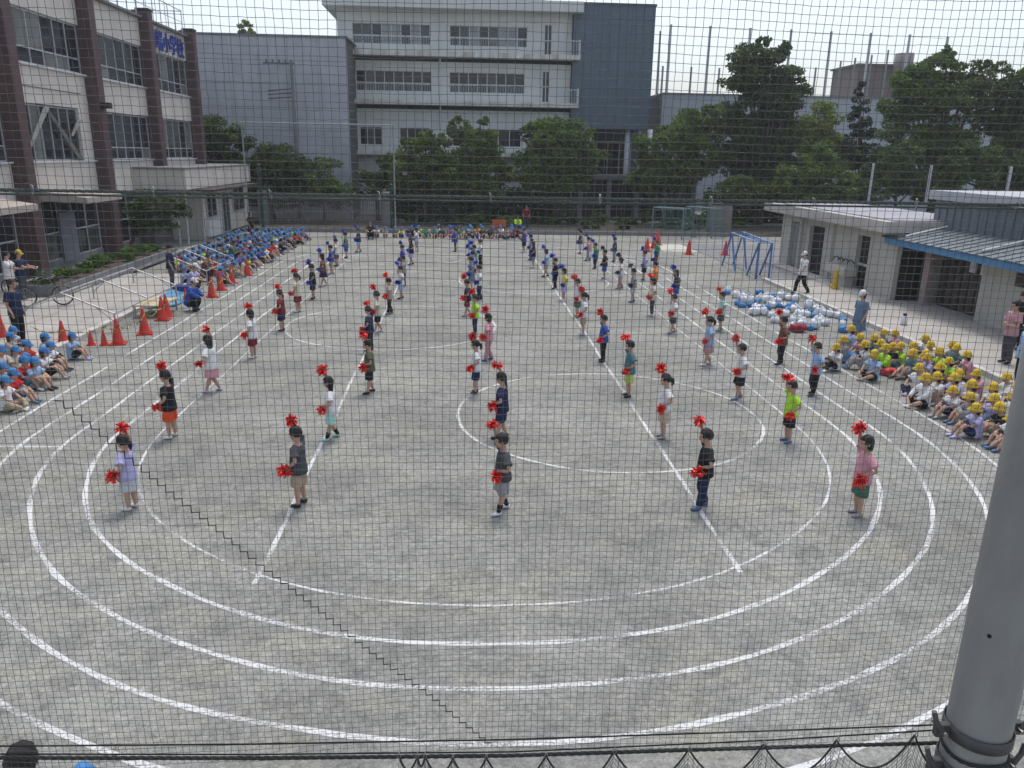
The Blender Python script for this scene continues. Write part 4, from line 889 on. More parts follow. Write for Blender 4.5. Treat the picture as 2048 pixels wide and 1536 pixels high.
DN = [(265, 1018, 'p', 'lavender', 'skirt', 'pale grey', 'white', 'r'), (602, 1010, 's', 'charcoal', 'shorts', 'khaki', 'black', 'r'), (1005, 1024, 's', 'charcoal', 'shorts', 'grey', 'white', 'r', 'black'),
 (1403, 1016, 's', 'black', 'trousers', 'navy', 'blue', 'r'), (1714, 1030, 'b', 'pink', 'shorts', 'dark green', 'grey', 'r'), (345, 875, 's', 'black', 'shorts', 'orange red', 'white', 'r'),
 (665, 878, 'l', 'white', 'shorts', 'mint', 'mint', 'r', 'black'), (1003, 876, 's', 'navy', 'shorts', 'navy', 'black', 'r'), (1325, 876, 'p', 'white', 'shorts', 'beige', 'grey', 'r'), (1574, 884, 's', 'lime', 'shorts', 'black', 'blue', 'r'),
 (427, 784, 'l', 'white', 'skirt', 'pink', 'lavender', 'r'), (741, 786, 's', 'olive', 'shorts', 'black', 'black', 'r'), (952, 786, 'p', 'white', 'shorts', 'navy', 'black', 'r'), (1256, 793, 's', 'teal', 'shorts', 'yellow green', 'black', 'r'),
 (1476, 798, 's', 'white', 'shorts', 'black', 'blue', 'r'), (1625, 790, 's', 'light blue', 'trousers', 'black', 'black', 'r'), (508, 716, 'b', 'white', 'shorts', 'maroon', 'white', 'r'), (740, 702, 's', 'navy', 'trousers', 'black', 'black', 'r'),
 (757, 665, 's', 'cream', 'shorts', 'black', 'white', 'r'), (977, 721, 'b', 'pink', 'trousers', 'dusty pink', 'blue', 'r'), (950, 668, 's', 'lime', 'trousers', 'navy', 'black', 'r'), (1205, 723, 's', 'blue', 'trousers', 'black', 'black', 'r'),
 (1414, 730, 'p', 'light blue', 'skirt', 'dusty pink', 'white', 'r'), (1560, 728, 's', 'brown', 'trousers', 'black', 'black', 'r'), (565, 662, 's', 'maroon', 'shorts', 'navy', 'black', 'r'), (597, 624, 'p', 'cream', 'shorts', 'maroon', 'white', 'r'),
 (935, 632, 's', 'navy', 'shorts', 'maroon', 'grey', 'r'), (780, 628, 's', 'tan', 'trousers', 'black', 'grey', 'r'), (1166, 670, 'p', 'white', 'shorts', 'khaki', 'lavender', 'r'), (1154, 634, 's', 'white', 'shorts', 'dark green', 'grey', 'r'),
 (1345, 666, 's', 'white', 'shorts', 'charcoal', 'grey', 'r'), (1440, 661, 's', 'mint', 'shorts', 'charcoal', 'grey', 'r'), (1303, 631, 'b', 'cream', 'trousers', 'charcoal', 'white', 'r'), (627, 598, 's', 'black', 'shorts', 'navy', 'black', 'b'),
 (648, 572, 'l', 'brown', 'skirt', 'navy', 'white', 'b'), (664, 548, 's', 'blue', 'shorts', 'khaki', 'grey', 'b'), (674, 532, 's', 'white', 'shorts', 'brown', 'black', 'b'), (693, 516, 's', 'teal', 'shorts', 'blue', 'black', 'b'),
 (718, 504, 's', 'navy', 'shorts', 'light blue', 'black', 'b'), (803, 597, 's', 'white', 'shorts', 'light blue', 'black', 'b'), (808, 572, 's', 'grey', 'trousers', 'charcoal', 'black', 'b'), (806, 546, 's', 'purple', 'shorts', 'grey', 'black', 'b'),
 (823, 529, 'l', 'black', 'skirt', 'lavender', 'blue', 'b'), (834, 502, 'b', 'white', 'shorts', 'grey', 'white', 'b'), (911, 503, 's', 'blue', 'trousers', 'brown', 'black', 'b'), (939, 517, 'p', 'light blue', 'shorts', 'white', 'black', 'b'),
 (961, 531, 's', 'white', 'trousers', 'black', 'black', 'b'), (949, 546, 's', 'green', 'trousers', 'charcoal', 'black', 'b'), (946, 563, 's', 'lavender', 'shorts', 'navy', 'grey', 'b'), (943, 578, 's', 'denim', 'skirt', 'denim', 'white', 'b'),
 (959, 600, 's', 'white', 'trousers', 'navy', 'black', 'b'), (1048, 504, 's', 'blue', 'shorts', 'black', 'white', 'b'), (1061, 520, 's', 'lavender', 'trousers', 'black', 'black', 'b'), (1066, 535, 'l', 'black', 'shorts', 'denim', 'white', 'b'),
 (1092, 553, 'b', 'light blue', 'shorts', 'khaki', 'black', 'b'), (1110, 577, 's', 'black', 'trousers', 'black', 'black', 'b'), (1127, 601, 'b', 'yellow', 'shorts', 'lavender', 'white', 'b'), (1160, 507, 's', 'charcoal', 'shorts', 'lavender', 'black', 'n'),
 (1176, 521, 'p', 'pink', 'trousers', 'grey', 'black', 'b'), (1190, 537, 's', 'green', 'trousers', 'navy', 'black', 'b'), (1208, 558, 's', 'black', 'shorts', 'blue', 'blue', 'n'), (1228, 523, 's', 'navy', 'trousers', 'grey', 'black', 'b'),
 (1240, 577, 'b', 'white', 'trousers', 'dusty pink', 'grey', 'n'), (1265, 604, 's', 'grey', 'shorts', 'pale grey', 'blue', 'n'), (1287, 560, 's', 'lavender', 'shorts', 'black', 'blue', 'b'), (1308, 586, 's', 'orange', 'shorts', 'light blue', 'grey', 'b'),
 (1312, 530, 's', 'green', 'trousers', 'brown', 'black', 'b'), (1350, 604, 'l', 'charcoal', 'shorts', 'blue', 'white', 'b')]
HS = {'s': '', 'p': 'ponytailed ', 'l': 'long-haired ', 'b': 'bob-haired '}
for i, d in enumerate(DN):
    px, py, hr_, top, bk, bc, sh, pc = d[:8]; sk_ = d[8] if len(d) > 8 else None
    vi = (i*5+i//4) % 7; J = dance(vi); sc = random.uniform(.95, 1.03)
    if i < 5: sc = (0.93, 1.0, 1.0, 1.02, 1.02)[i]
    who = f"{HS[hr_]}dancer in {top} {'top' if bk != 'skirt' or top != bc else 'dress'} and {bc} {bk}"
    loc = gz(px, py); loc.z = -.012
    o = person(f'dance{vi}', loc, math.pi/2+random.uniform(-.35, .2), who+' raising a pom-pom', 'dancers with pom-poms', top, 't_shirt', bc, bk, hr_, HAIRB if hr_ == 'l' and i % 2 else HAIR, sh, sk_, scale=sc, J=J)
    cn = {'r': 'red', 'b': 'blue', 'n': 'dark blue'}[pc]
    pom(o, J, 'R', pc, f'{cn} pom-pom raised by the {who}', sc); pom(o, J, 'L', pc, f'{cn} pom-pom at hip of the {who}', sc)
# ------------------------------------------------------------------ seated spectators
random.seed(11)
CAPY = mat('yellow hat cloth', (.62, .42, .03), .8, .12, 12, .4, 16); CAPB = mat('blue cap cloth', (.06, .21, .46), .8, .12, 12, .4, 16); CAPW = mat('white cap cloth', (.7, .7, .7), .8, .08, 12, .3, 16); CAPK = mat('black cap cloth', (.02, .02, .022), .8, .1, 12)
TOPS = ['white', 'white', 'pale grey', 'grey', 'navy', 'lavender', 'black', 'light blue', 'pink', 'cream', 'teal', 'charcoal', 'denim', 'lime', 'tan']
BOTS = ['navy', 'black', 'charcoal', 'khaki', 'denim', 'grey', 'black', 'navy']
def seat_group(pos, facing, cap, capname, where, group, detail=True, tops=None, capless=.0):
    """pos: ground positions; labels count along each shirt colour from the left of the view"""
    rec = []
    for p in pos:
        t = random.choice(tops or TOPS); rec.append([p, t, random.random() < capless])
    rec.sort(key=lambda q: pj((q[0][0], q[0][1], .6))[0]); cnt = {}
    tot = {}
    for q in rec: tot[(q[1], q[2])] = tot.get((q[1], q[2]), 0)+1
    for p, t, bare in rec:
        k = cnt.get((t, bare), 0); cnt[(t, bare)] = k+1
        hw = f'bareheaded' if bare else capname
        lab = f'{hw} child in {t} {where}' if tot[(t, bare)] == 1 else f'{from_left(k)} of the {hw} children in {t} {where}'
        vi = random.choice([0, 0, 1, 2])
        o = person(f'sit{vi}', (p[0], p[1], p[2] if len(p) > 2 else -.005), facing+random.uniform(-.35, .35), lab, group, t, random.choice(['t_shirt']*4+['long_shirt']),
               random.choice(BOTS), random.choice(['shorts', 'shorts', 'trousers']), random.choice('sblp') if bare else random.choice('sb'), None, random.choice(['white', 'blue', 'grey', 'black', 'lavender']), None,
               None if bare else cap[0], cap[1], random.uniform(.93, 1.06), detail, sit(vi))
YH = [(1703, 659), (1767, 663), (1791, 663), (1688, 678), (1721, 674), (1748, 676), (1672, 693), (1730, 692), (1761, 688), (1769, 697), (1786, 691), (1801, 693), (1826, 691), (1851, 676), (1861, 688), (1906, 688), (1913, 695),
      (1747, 710), (1826, 708), (1850, 704), (1854, 712), (1880, 705), (1897, 719), (1935, 710), (1836, 736), (1881, 735), (1955, 744), (1876, 753), (1918, 750), (1908, 756), (1849, 759), (2013, 753), (1906, 778), (1944, 772), (1988, 774),
      (1941, 790), (1988, 796), (1952, 815), (2001, 814), (2026, 790), (2034, 769), (2022, 832), (2046, 805), (2040, 842)]
seat_group([(gz(x, y, .62).x+.04, gz(x, y, .62).y) for x, y in YH], math.pi/2, ('hat', CAPY), 'yellow-hatted', 'seated by the right kerb', 'children in yellow hats', tops=['white', 'white', 'pale grey', 'grey', 'lavender', 'brown', 'black', 'light blue', 'pink', 'teal', 'lime', 'cream', 'denim'])
BN = [(26, 660), (20, 671), (90, 674), (144, 670), (101, 690), (54, 691), (89, 705), (31, 698), (52, 711), (49, 722), (27, 748), (11, 762), (4, 702), (5, 732), (70, 722), (-14, 690), (-18, 742)]
seat_group([(gz(x, y, .62).x-.04, gz(x, y, .62).y) for x, y in BN], -math.pi/2, ('cap', CAPB), 'blue-capped', 'seated by near left track', 'near group of children in blue caps', tops=['white', 'pale grey', 'white', 'red', 'tan', 'cream', 'light blue', 'black'])
pos = []
for iy in range(25):
    y = 30.6+iy*.7
    for ix in range(6):
        x = -9.35-ix*.62-random.uniform(0, .12)
        if y < 34 and (ix > 3 or random.random() < .35): continue
        if random.random() < .1: continue
        pos.append((x+random.uniform(-.1, .1), y+random.uniform(-.18, .18), .095 if (x < -10.75 and y < 33.3) else -.005))
seat_group(pos, -math.pi/2, ('cap', CAPB), 'blue-capped', 'in the left crowd', 'far left crowd in blue caps', True, ['blue', 'navy', 'white', 'denim', 'light blue', 'grey', 'black', 'teal', 'purple', 'red', 'lime', 'tan'], .08)
pos = [(x+random.uniform(-.08, .08), 48.9+random.uniform(-.1, .15)) for x in np.linspace(-5.7, 3.6, 20)]+[(x+random.uniform(-.1, .1), 49.75+random.uniform(-.1, .2)) for x in np.linspace(-3.2, 3.9, 15)]+[(x, 50.6) for x in np.linspace(-1.5, 3.8, 9)]
seat_group(pos, math.pi, ('cap', CAPB), 'blue-capped', 'in the far end row', 'children seated along the far end', True, ['white', 'pink', 'grey', 'green', 'lime', 'navy', 'purple', 'red', 'orange', 'yellow', 'black', 'teal'], .3)

# ------------------------------------------------------------------ adults
def grown(pose, px, py, rz, label, top, bottom, hair='s', hairm=None, cap=None, z=0.0, tk='t_shirt', bk='trousers', sc=1.0, shoes='black', loc=None, detail=True):
    q = loc or gz(px, py, z)
    return person('adult_'+pose, (q[0], q[1], z-.01), rz, label, None, top, tk, bottom, bk, hair, hairm, shoes, None, 'cap' if cap else None, cap, sc, detail, adult(pose))
R90 = math.pi/2
grown('stand', 42, 688, -R90-.2, 'man in navy shirt standing behind the near blue caps', 'navy', 'black', 's', HAIRB, z=.09, sc=1.04)
grown('reach', 26, 602, -R90+.2, 'adult in white shirt reaching over the bicycle', 'white', 'black', z=.09)
grown('reach', 50, 598, -R90+.1, 'adult in yellow cap and navy shirt by the bicycle', 'navy', 'charcoal', cap=CAPY, z=.09)
grown('stand', 346, 578, -R90+.3, 'man in black cap standing beside the tent frames', 'navy', 'charcoal', cap=CAPK, z=.09)
grown('squat', 388, 586, -R90, 'white-capped adult in lavender shirt squatting beside the blue sheet', 'lavender', 'black', cap=CAPW)
grown('squat', 386, 622, -R90-.2, 'white-capped adult in blue jacket squatting by the cones', 'blue', 'black', cap=CAPW, tk='long_shirt')
grown('squat', 414, 562, -R90, 'adult in brown top squatting by the left crowd', 'brown', 'black', hairm=HAIRB)
grown('squat', 441, 535, -R90, 'adult in olive top crouching at back of left crowd', 'olive', 'khaki')
grown('squat', 466, 528, -R90, 'adult in dark green top crouching at back of left crowd', 'dark green', 'black', 'b')
grown('stand', 504, 481, -R90-.4, 'woman in black top and maroon skirt by the annex', 'black', 'maroon', 'l', bk='skirt')
grown('walk', 1601, 588, R90+.1, 'man in white shirt and cap walking past the toilets', 'white', 'black', cap=CAPW, z=.02)
grown('stand', 1712, 692, R90+.2, 'woman in grey dress and white visor behind yellow hats', 'denim', 'denim', 'b', cap=CAPW, bk='skirt', sc=.97, tk='t_shirt')
grown('fold', 2030, 698, R90+.2, 'adult in black cap and black shirt by the shed', 'black', 'black', cap=CAPK, z=.085)
grown('fold', 2010, 727, R90, 'dark-haired adult in pale pink shirt beside the apron', 'dusty pink', 'charcoal', z=.085)
grown('stand', 2036, 778, R90-.1, 'adult in light blue shirt and white cap by pole', 'light blue', 'black', 'b', cap=CAPW, tk='long_shirt')
grown('squat', 1035, 462, math.pi, 'adult in lime jacket crouching behind the far end row', 'lime', 'blue', tk='long_shirt')
grown('stand', 1052, 458, math.pi, 'adult in maroon shirt standing under the far trees', 'maroon', 'charcoal')
grown('squat', 742, 478, math.pi, 'dark-haired adult in black beside the far end row', 'black', 'navy', 'b')
q = gz(36, 1515, 1.58); grown('stand', 0, 0, 0, 'dark-haired adult directly below, only hair showing at corner', 'navy', 'black', 's', loc=(q.x, q.y, 0))
q = gz(160, 1545, 1.2); person('adult_stand', (q.x, q.y, -.01), 0, 'child below with only a blue cap showing', None, 'white', 't_shirt', 'navy', 'trousers', 's', None, 'white', None, 'cap', CAPB, .75, True, adult('stand'))

# ------------------------------------------------------------------ cones, bags, rope
CONE = mat('red cone plastic', (.62, .035, .02), .45, .1, 6); CONEB = mat('cone rubber base', (.45, .03, .02), .7, .1, 6)
def cone_mesh():
    mb = MB(); mb.tube([(0, 0, .03), (0, 0, .06), (0, 0, .66), (0, 0, .7)], [.16, .145, .035, .025], 18); return mb.mesh('cone_body', CONE, True)
cmesh = cone_mesh(); cbase = MB().box(-.2, .2, -.2, .2, 0, .032).mesh('cone_base', CONEB)
band = MB().tube([(0, 0, .33), (0, 0, .42)], [.103, .086], 18, caps=False).mesh('cone_band', mat('dull orange band', (.55, .1, .04), .5))
CN = [(6, 680, 1), (128, 690, .95), (183, 690, .58), (209, 690, .6), (237, 688, 1), (290, 668, 1.05), (326, 640, 1.05), (334, 632, 1), (372, 602, .62), (424, 594, 1), (442, 580, 1), (464, 567, 1.0), (433, 552, 1), (495, 550, 1)]
for i, (px, py, s_) in enumerate(sorted(CN)):
    o = tag(empty('traffic_cone', gz(px, py), random.uniform(0, .5)), f'{"short " if s_ < .8 else ""}red cone along the left track, {from_left(i)}', 'cone', 'red cones along the left track'); o.scale = (s_,)*3
    link('cone_body', cmesh, o); link('cone_base', cbase, o); link('cone_band', band, o)
CR = [(1294, 503, 1.1), (1307, 496, 1.1), (1315, 490, 1.25), (1377, 509, 1.15), (1450, 511, 1.15)]
for i, (px, py, s_) in enumerate(CR):
    o = tag(empty('traffic_cone', gz(px, py)), f'red cone near the goals at far right, {from_left(i)}', 'cone', 'red cones near the goals'); o.scale = (s_,)*3
    link('cone_body', cmesh, o); link('cone_base', cbase, o); link('cone_band', band, o)
rp = tag(empty('warning_rope', (0, 0, 0)), 'yellow and black rope strung along the left cones', 'rope')
path = [gz(60, 652, .55), gz(128, 660, .62), gz(213, 652, .5), gz(237, 650, .64), gz(262, 648, .45), gz(290, 627, .66), gz(315, 620, .4), gz(330, 600, .68), gz(372, 586, .42), gz(424, 560, .66), gz(445, 560, .4), gz(464, 538, .66), gz(495, 525, .6)]
segs = []
for a, b in zip(path[:-1], path[1:]):
    n_ = max(2, int((b-a).length/.16)); segs += [tuple(a.lerp(b, k/n_)-Vector((0, 0, .12*math.sin(math.pi*k/n_)))) for k in range(n_)]
YB = (mat('yellow rope', (.6, .5, .04), .7), mat('black rope', (.02, .02, .02), .8))
for k in range(2):
    mb = MB()
    for i in range(k, len(segs)-1, 2): mb.tube([segs[i], segs[i+1]], .011, 5)
    mb.build('rope_stripes', YB[k], rp)
def lump(seed, flat):
    rnd = random.Random(seed); a = [rnd.uniform(0, 6) for _ in range(8)]
    def fn(d): return 1+.14*math.sin(5*d[0]+a[0])*math.sin(4*d[1]+a[1])+.1*math.sin(9*d[0]+a[2]+3*d[2])+.08*math.sin(11*d[1]+a[3])+.05*math.sin(17*d[2]+a[4]+9*d[0])
    mb = MB(); mb.ell((0, 0, .13*flat), (.21, .17, .15*flat), 22, 14, fn)
    mb.v = [(x, y, max(z, .002)) for x, y, z in mb.v]; return mb
BAGW = mat('white plastic bag film', (.72, .74, .77), .35, .08, 8, .8, 14, spec=.5); BAGB = mat('blue cloth bundle', (.06, .22, .5), .75, .2, 8, .6, 14); BAGR = mat('dark red cloth', (.3, .02, .03), .7, .2, 8, .5, 14)
bagm = [lump(i, 1.0).mesh('bag_body', BAGW, True) for i in range(4)]; knot = MB().tube([(0, 0, .24), (.01, 0, .27), (.03, .01, .34)], [.05, .02, .045], 8).mesh('bag_knot', BAGW, True)
bunm = [lump(i+10, .85).mesh('bundle', BAGB, True) for i in range(3)]
ZX = lambda a, b: gz(1430+a*.1465, 560+(b+25)*.1465)
WB = [(170, 150), (280, 220), (370, 260), (480, 280), (560, 380), (720, 290), (770, 350), (900, 240), (1000, 250), (1100, 260), (660, 450), (540, 450), (780, 490), (820, 560), (960, 470), (1060, 570), (1150, 480), (1160, 560), (1280, 360), (1380, 390), (1420, 560), (1350, 640), (1180, 620), (1560, 480), (1680, 500), (1740, 610), (1500, 600), (1060, 660), (620, 250), (840, 300), (430, 300), (930, 350), (1090, 420), (1440, 470), (1230, 480), (1960, 660), (700, 220)]
for i, (a, b) in enumerate(sorted(WB)):
    o = tag(empty('plastic_bag', ZX(a, b), random.uniform(0, 6.28)), f'{from_left(i)} of the white bags heaped by right track', 'bag', 'heap of bags by the right track'); s_ = random.uniform(.68, 1.0); o.scale = (s_, s_, s_*random.uniform(.9, 1.25))
    link('bag_body', random.choice(bagm), o); link('bag_knot', knot, o)
BB = [(310, 320), (360, 350), (430, 210), (600, 170), (800, 230), (570, 290), (490, 350), (700, 380), (870, 350), (1030, 370), (1080, 320), (1000, 400), (1270, 430), (1340, 490), (1290, 660), (1560, 450), (1750, 690), (150, 170), (1740, 560)]
for i, (a, b) in enumerate(sorted(BB)):
    o = link('cloth_bundle', random.choice(bunm), loc=ZX(a, b), m=BAGB); o.rotation_euler = (0, 0, random.uniform(0, 6.28)); s_ = random.uniform(.6, .85); o.scale = (s_,)*3
    tag(o, f'{from_left(i)} of the blue bundles among the white bags', 'bundle', 'blue bundles in the bag heap')
for nm, px, py, m_, lab, s_ in (('cloth_bundle', 1595, 664, BAGR, 'dark red bundle at the front of the bag heap', 1.1), ('blue_bag', 1693, 724, BAGB, 'round blue bag before the yellow-hatted children', 1.15), ('red_bag', 1777, 751, mat('red nylon', (.6, .05, .05), .5, .2, 8, .5, 14), 'crumpled red bag before the yellow-hatted children', .85)):
    o = link(nm, bunm[1], loc=gz(px, py), m=m_); o.scale = (s_*1.1, s_, s_); tag(o, lab, 'bag')
jg = tag(empty('water_jug', gz(1807, 650, .085)), 'small white jug with dark lid on the apron', 'jug')
MB().tube([(0, 0, 0), (0, 0, .22), (0, 0, .27), (0, 0, .31)], [.1, .1, .07, .04], 14).build('jug_body', CAPW, jg, True); MB().tube([(0, 0, .31), (0, 0, .37)], [.06, .055], 12).build('lid', CAPK, jg)
# ------------------------------------------------------------------ left side gear
PIPE = mat('tent pipe', (.4, .4, .4), .45, .1, 6, metal=.4)
e1 = gz(232, 655, .15); t1 = gy(121, 586, e1.y)
def tent(label, ya, yb, yc=None):
    o = tag(empty('tent_frame', (t1.x, ya, 0)), label, 'frame', 'folded-down tent frames'); L_ = yb-ya; dx = e1.x-t1.x; zt2 = t1.z; ze_ = .55
    MB().bar((0, 0, zt2), (0, L_, zt2), .028, 8).build('ridge_pole', PIPE, o)
    for s_ in (-1, 1): MB().bar((s_*dx, 0, ze_), (s_*dx, L_, ze_), .025, 8).build('eave_pole', PIPE, o)
    for y in (0, L_/2, L_):
        for s_ in (-1, 1): MB().bar((0, y, zt2), (s_*dx, y, ze_), .024, 8).build('rafter', PIPE, o)
    for y in (0, L_):
        for s_ in (-1, 1):
            MB().bar((s_*dx, y, .1 if s_ < 0 else .0), (s_*dx, y, ze_), .026, 8).build('leg', PIPE, o)
            MB().bar((s_*dx, y, .3), (s_*dx*.62, y, ze_+(zt2-ze_)*.38), .015, 6).build('brace', PIPE, o)
ytm = gx(264, 536, t1.x).y; yb0, yb1 = gx(335, 507, t1.x).y, gx(398, 485, t1.x).y
tent('nearer tent frame of bare pipes on the paving', e1.y, ytm); tent('farther tent frame of bare pipes beside the crowd', yb0, yb1)
def cloth_sheet(name, corners, m, amp, label, n=14):
    a, b, c, d = [v(q) for q in corners]; vs_, fs = [], []
    for i in range(n+1):
        for j in range(n+1):
            s_, t_ = i/n, j/n; p = (a*(1-s_)+b*s_)*(1-t_)+(d*(1-s_)+c*s_)*t_
            z = amp*(.5+.5*math.sin(7*s_+3*t_)*math.cos(9*t_+1))*min(1, 6*min(s_, 1-s_, t_, 1-t_)+.15); vs_.append((p[0], p[1], p[2]+z))
    for i in range(n):
        for j in range(n): q = i*(n+1)+j; fs.append((q, q+n+1, q+n+2, q+1))
    o = MB().add(vs_, fs).build(name, m, smooth=True); sm = o.modifiers.new('t', 'SOLIDIFY'); sm.thickness = .01; sm.offset = 1
    return tag(o, label, 'sheet')
cloth_sheet('tarpaulin', [gz(292, 618, .02), gz(352, 612, .02), gz(404, 583, .02), gz(338, 582, .12)], mat('blue tarpaulin', (.09, .27, .45), .55, .2, 4, .4, 10), .22, 'folded blue tarpaulin on the kerb beside the frames')
tbm = mat('plywood', (.5, .42, .28), .7, .15, 5)
tb2 = tag(empty('low_table', gz(318, 634)), 'low pale table beside the stacked cones', 'table')
MB().box(-.7, .2, -.2, 1.2, .36, .4).build('tabletop', tbm, tb2)
for x in (-.65, .15):
    for y in (-.15, 1.15): MB().box(x-.025, x+.025, y-.025, y+.025, 0, .36).build('leg', PIPE, tb2)
bx_ = tag(link('storage_box', MB().box(-.3, .3, -.25, .25, 0, .35).mesh('storage_box', mat('navy plastic box', (.03, .05, .2), .5))), 'navy plastic box beside the squatting adult in lavender', 'box'); bx_.location = gz(366, 590)
def bicycle(loc, rz, label):
    o = tag(empty('bicycle', loc, rz), label, 'bicycle'); blk = mat('black rubber', (.02, .02, .02), .8); fm_ = mat('bicycle frame paint', (.12, .13, .15), .4, .1, 5, metal=.4)
    for x in (-.52, .52):
        ring = [(x+.3*math.cos(a), 0, .32+.3*math.sin(a)) for a in np.linspace(0, 2*math.pi, 25)]
        wl = MB().tube(ring, .022, 6).build('wheel', blk, o, True); MB().tube([(x+.275*math.cos(a), 0, .32+.275*math.sin(a)) for a in np.linspace(0, 2*math.pi, 25)], .01, 5).build('rim', ALU, wl, True)
        sp = MB()
        for a in np.linspace(0, math.pi, 8)[:-1]: sp.bar((x+.27*math.cos(a), 0, .32+.27*math.sin(a)), (x-.27*math.cos(a), 0, .32-.27*math.sin(a)), .003, 4)
        sp.build('spokes', ALU, wl)
    mb = MB()
    for a, b in (((-.52, 0, .32), (-.15, 0, .3)), ((-.15, 0, .3), (-.22, 0, .78)), ((-.52, 0, .32), (-.2, 0, .65)), ((-.15, 0, .3), (.36, 0, .72)), ((.36, 0, .72), (.52, 0, .32)), ((.36, 0, .72), (.32, 0, .95)), ((-.2, 0, .62), (.35, 0, .68))): mb.bar(a, b, .018, 7)
    mb.build('frame', fm_, o); MB().tube([(.3, -.26, .98), (.34, -.1, .96), (.34, .1, .96), (.3, .26, .98)], .013, 6).build('handlebar', ALU, o)
    MB().ell((-.23, 0, .82), (.14, .08, .035), 12, 7).build('saddle', blk, o, True)
    bk_ = MB()
    for z in (.62, .72, .82): bk_.box(.5, .8, -.16, -.15, z, z+.02); bk_.box(.5, .8, .15, .16, z, z+.02); bk_.box(.5, .51, -.15, .15, z, z+.02); bk_.box(.79, .8, -.15, .15, z, z+.02)
    for x in (.5, .6, .7, .79):
        for y in (-.16, .15): bk_.box(x, x+.01, y, y+.01, .6, .84)
    bk_.box(.5, .8, -.16, .16, .6, .61); bk_.build('basket', mat('grey wire', (.2, .2, .2), .5), o)
bicycle(gz(92, 612, .09), .35, 'dark bicycle with basket parked by the planter'); bicycle(gz(60, 592, .09), .2, 'dark bicycle parked behind the first by the school')
for k, (px, py) in enumerate(((838, 446), (872, 445), (905, 446))): bicycle(gz(px, py, .05), 1.2+.2*k, f'parked bicycle under the far trees, {from_left(k)}')
ob = tag(empty('orange_crate', gz(998, 463, .05)), 'orange crate standing behind the far end row', 'crate'); OM = mat('orange plastic', (.55, .13, .03), .5, .1)
mb = MB()
for z in np.arange(.02, .8, .16):
    mb.box(-.45, .45, -.3, -.27, z, z+.1); mb.box(-.45, .45, .27, .3, z, z+.1); mb.box(-.45, -.42, -.27, .27, z, z+.1); mb.box(.42, .45, -.27, .27, z, z+.1)
mb.build('slats', OM, ob); MB().box(-.44, .44, -.29, .29, 0, .02).build('floor', OM, ob)
# ------------------------------------------------------------------ play and sports equipment on the right
BP = mat('blue play paint', (.06, .17, .42), .45, .15, 5)
n0, n1 = gz(1511, 557, .02), gz(1537, 557, .02); f0, f1 = gz(1444, 530, .02), gz(1466, 528, .02)
mk = tag(empty('monkey_bars', n0), 'blue monkey bars beside the toilet block', 'climbing frame'); zt3 = gy(1517, 487, n0.y).z
R_ = lambda q, z: (q.x-n0.x, q.y-n0.y, z)
tN = [R_(n0, zt3), R_(n1, zt3)]; tF = [R_(f0.lerp(n0, .22), zt3+.12), R_(f1.lerp(n1, .22), zt3+.12)]
for a, b, q in ((tN[0], tF[0], n0), (tN[1], tF[1], n1)): MB().bar(a, b, .035, 8).build('side_rail', mat('light blue paint', (.25, .4, .65), .4), mk)
for k in range(9): MB().bar(lerp(tN[0], tF[0], k/8), lerp(tN[1], tF[1], k/8), .02, 6).build('rung', BP, mk)
for q, t_ in ((n0, tN[0]), (n1, tN[1])): MB().bar(R_(q, -.02), t_, .045, 8).build('leg', BP, mk); MB().bar((R_(q, 0)[0], R_(q, 0)[1]+1.1, -.02), t_, .045, 8).build('leg', BP, mk)
for q, t_ in ((f0, tF[0]), (f1, tF[1])): MB().bar(R_(q, -.02), t_, .045, 8).build('leg', BP, mk); MB().bar((R_(q, 0)[0], R_(q, 0)[1]-1.9, -.02), t_, .045, 8).build('leg', BP, mk)
GP = mat('goal paint', (.13, .19, .22), .45, .1, 5); NETG = mat('green goal net', (.05, .2, .17), .8)
def goal(pa, pb, dep, label):
    a, b = gz(*pa), gz(*pb); o = tag(empty('goal', a), label, 'goal', 'small goals at the far right'); w_ = b-a; h_ = 1.9; nrm = Vector((-w_.y, w_.x, 0)).normalized()*dep
    Z = Vector((0, 0, h_)); O_ = Vector((0, 0, 0))
    for p in (O_, w_): MB().bar(p, p+Z, .045, 8).build('post', GP, o); MB().bar(p, p+nrm*1.0, .03, 6).build('base_bar', GP, o); MB().bar(p+Z, p+nrm*.5+Z, .03, 6).build('top_bar', GP, o); MB().bar(p+nrm*.5+Z, p+nrm, .03, 6).build('back_stay', GP, o)
    MB().bar(Z-Vector((0, 0, .003)), w_+Z-Vector((0, 0, .003)), .044, 8).build('crossbar', GP, o); MB().bar(nrm, w_+nrm, .03, 6).build('rear_bar', GP, o); MB().bar(nrm*.5+Z, w_+nrm*.5+Z, .03, 6).build('rear_top_bar', GP, o)
    mb = MB()
    for k in range(19):
        t_ = k/18; p = w_*t_; mb.bar(p+nrm*.5+Z, p+nrm, .006, 4); mb.bar(p+Z, p+nrm*.5+Z, .006, 4)
    for k in range(12):
        t_ = k/11; q = (nrm*.5+Z).lerp(nrm, t_); mb.bar(q, q+w_, .006, 4)
    for p in (O_, w_):
        for k in range(8): t_ = k/8; mb.bar(p+Z*(1-t_), p+(nrm*.5+Z).lerp(nrm, t_), .006, 4)
    stuff(mb.build('goal_net', NETG, o))
goal((1303, 474), (1363, 479), 2.2, 'blue-grey goal with green net, nearer of the two'); goal((1368, 471), (1422, 477), 1.6, 'blue-grey goal with green net, right of the other')
for i, (x, h_) in enumerate(((1425, 2.2), (1446, 2.0))):
    q = gz(x, 468); o = tag(link('gate_pillar', MB().box(-.42, .42, -.3, .3, 0, h_).mesh('gate_pillar', mat('pillar concrete', (.2, .19, .18), .9, .15, 2))), f'grey-brown concrete pillar behind the goals, {from_left(i)}', 'pillar'); o.location = q
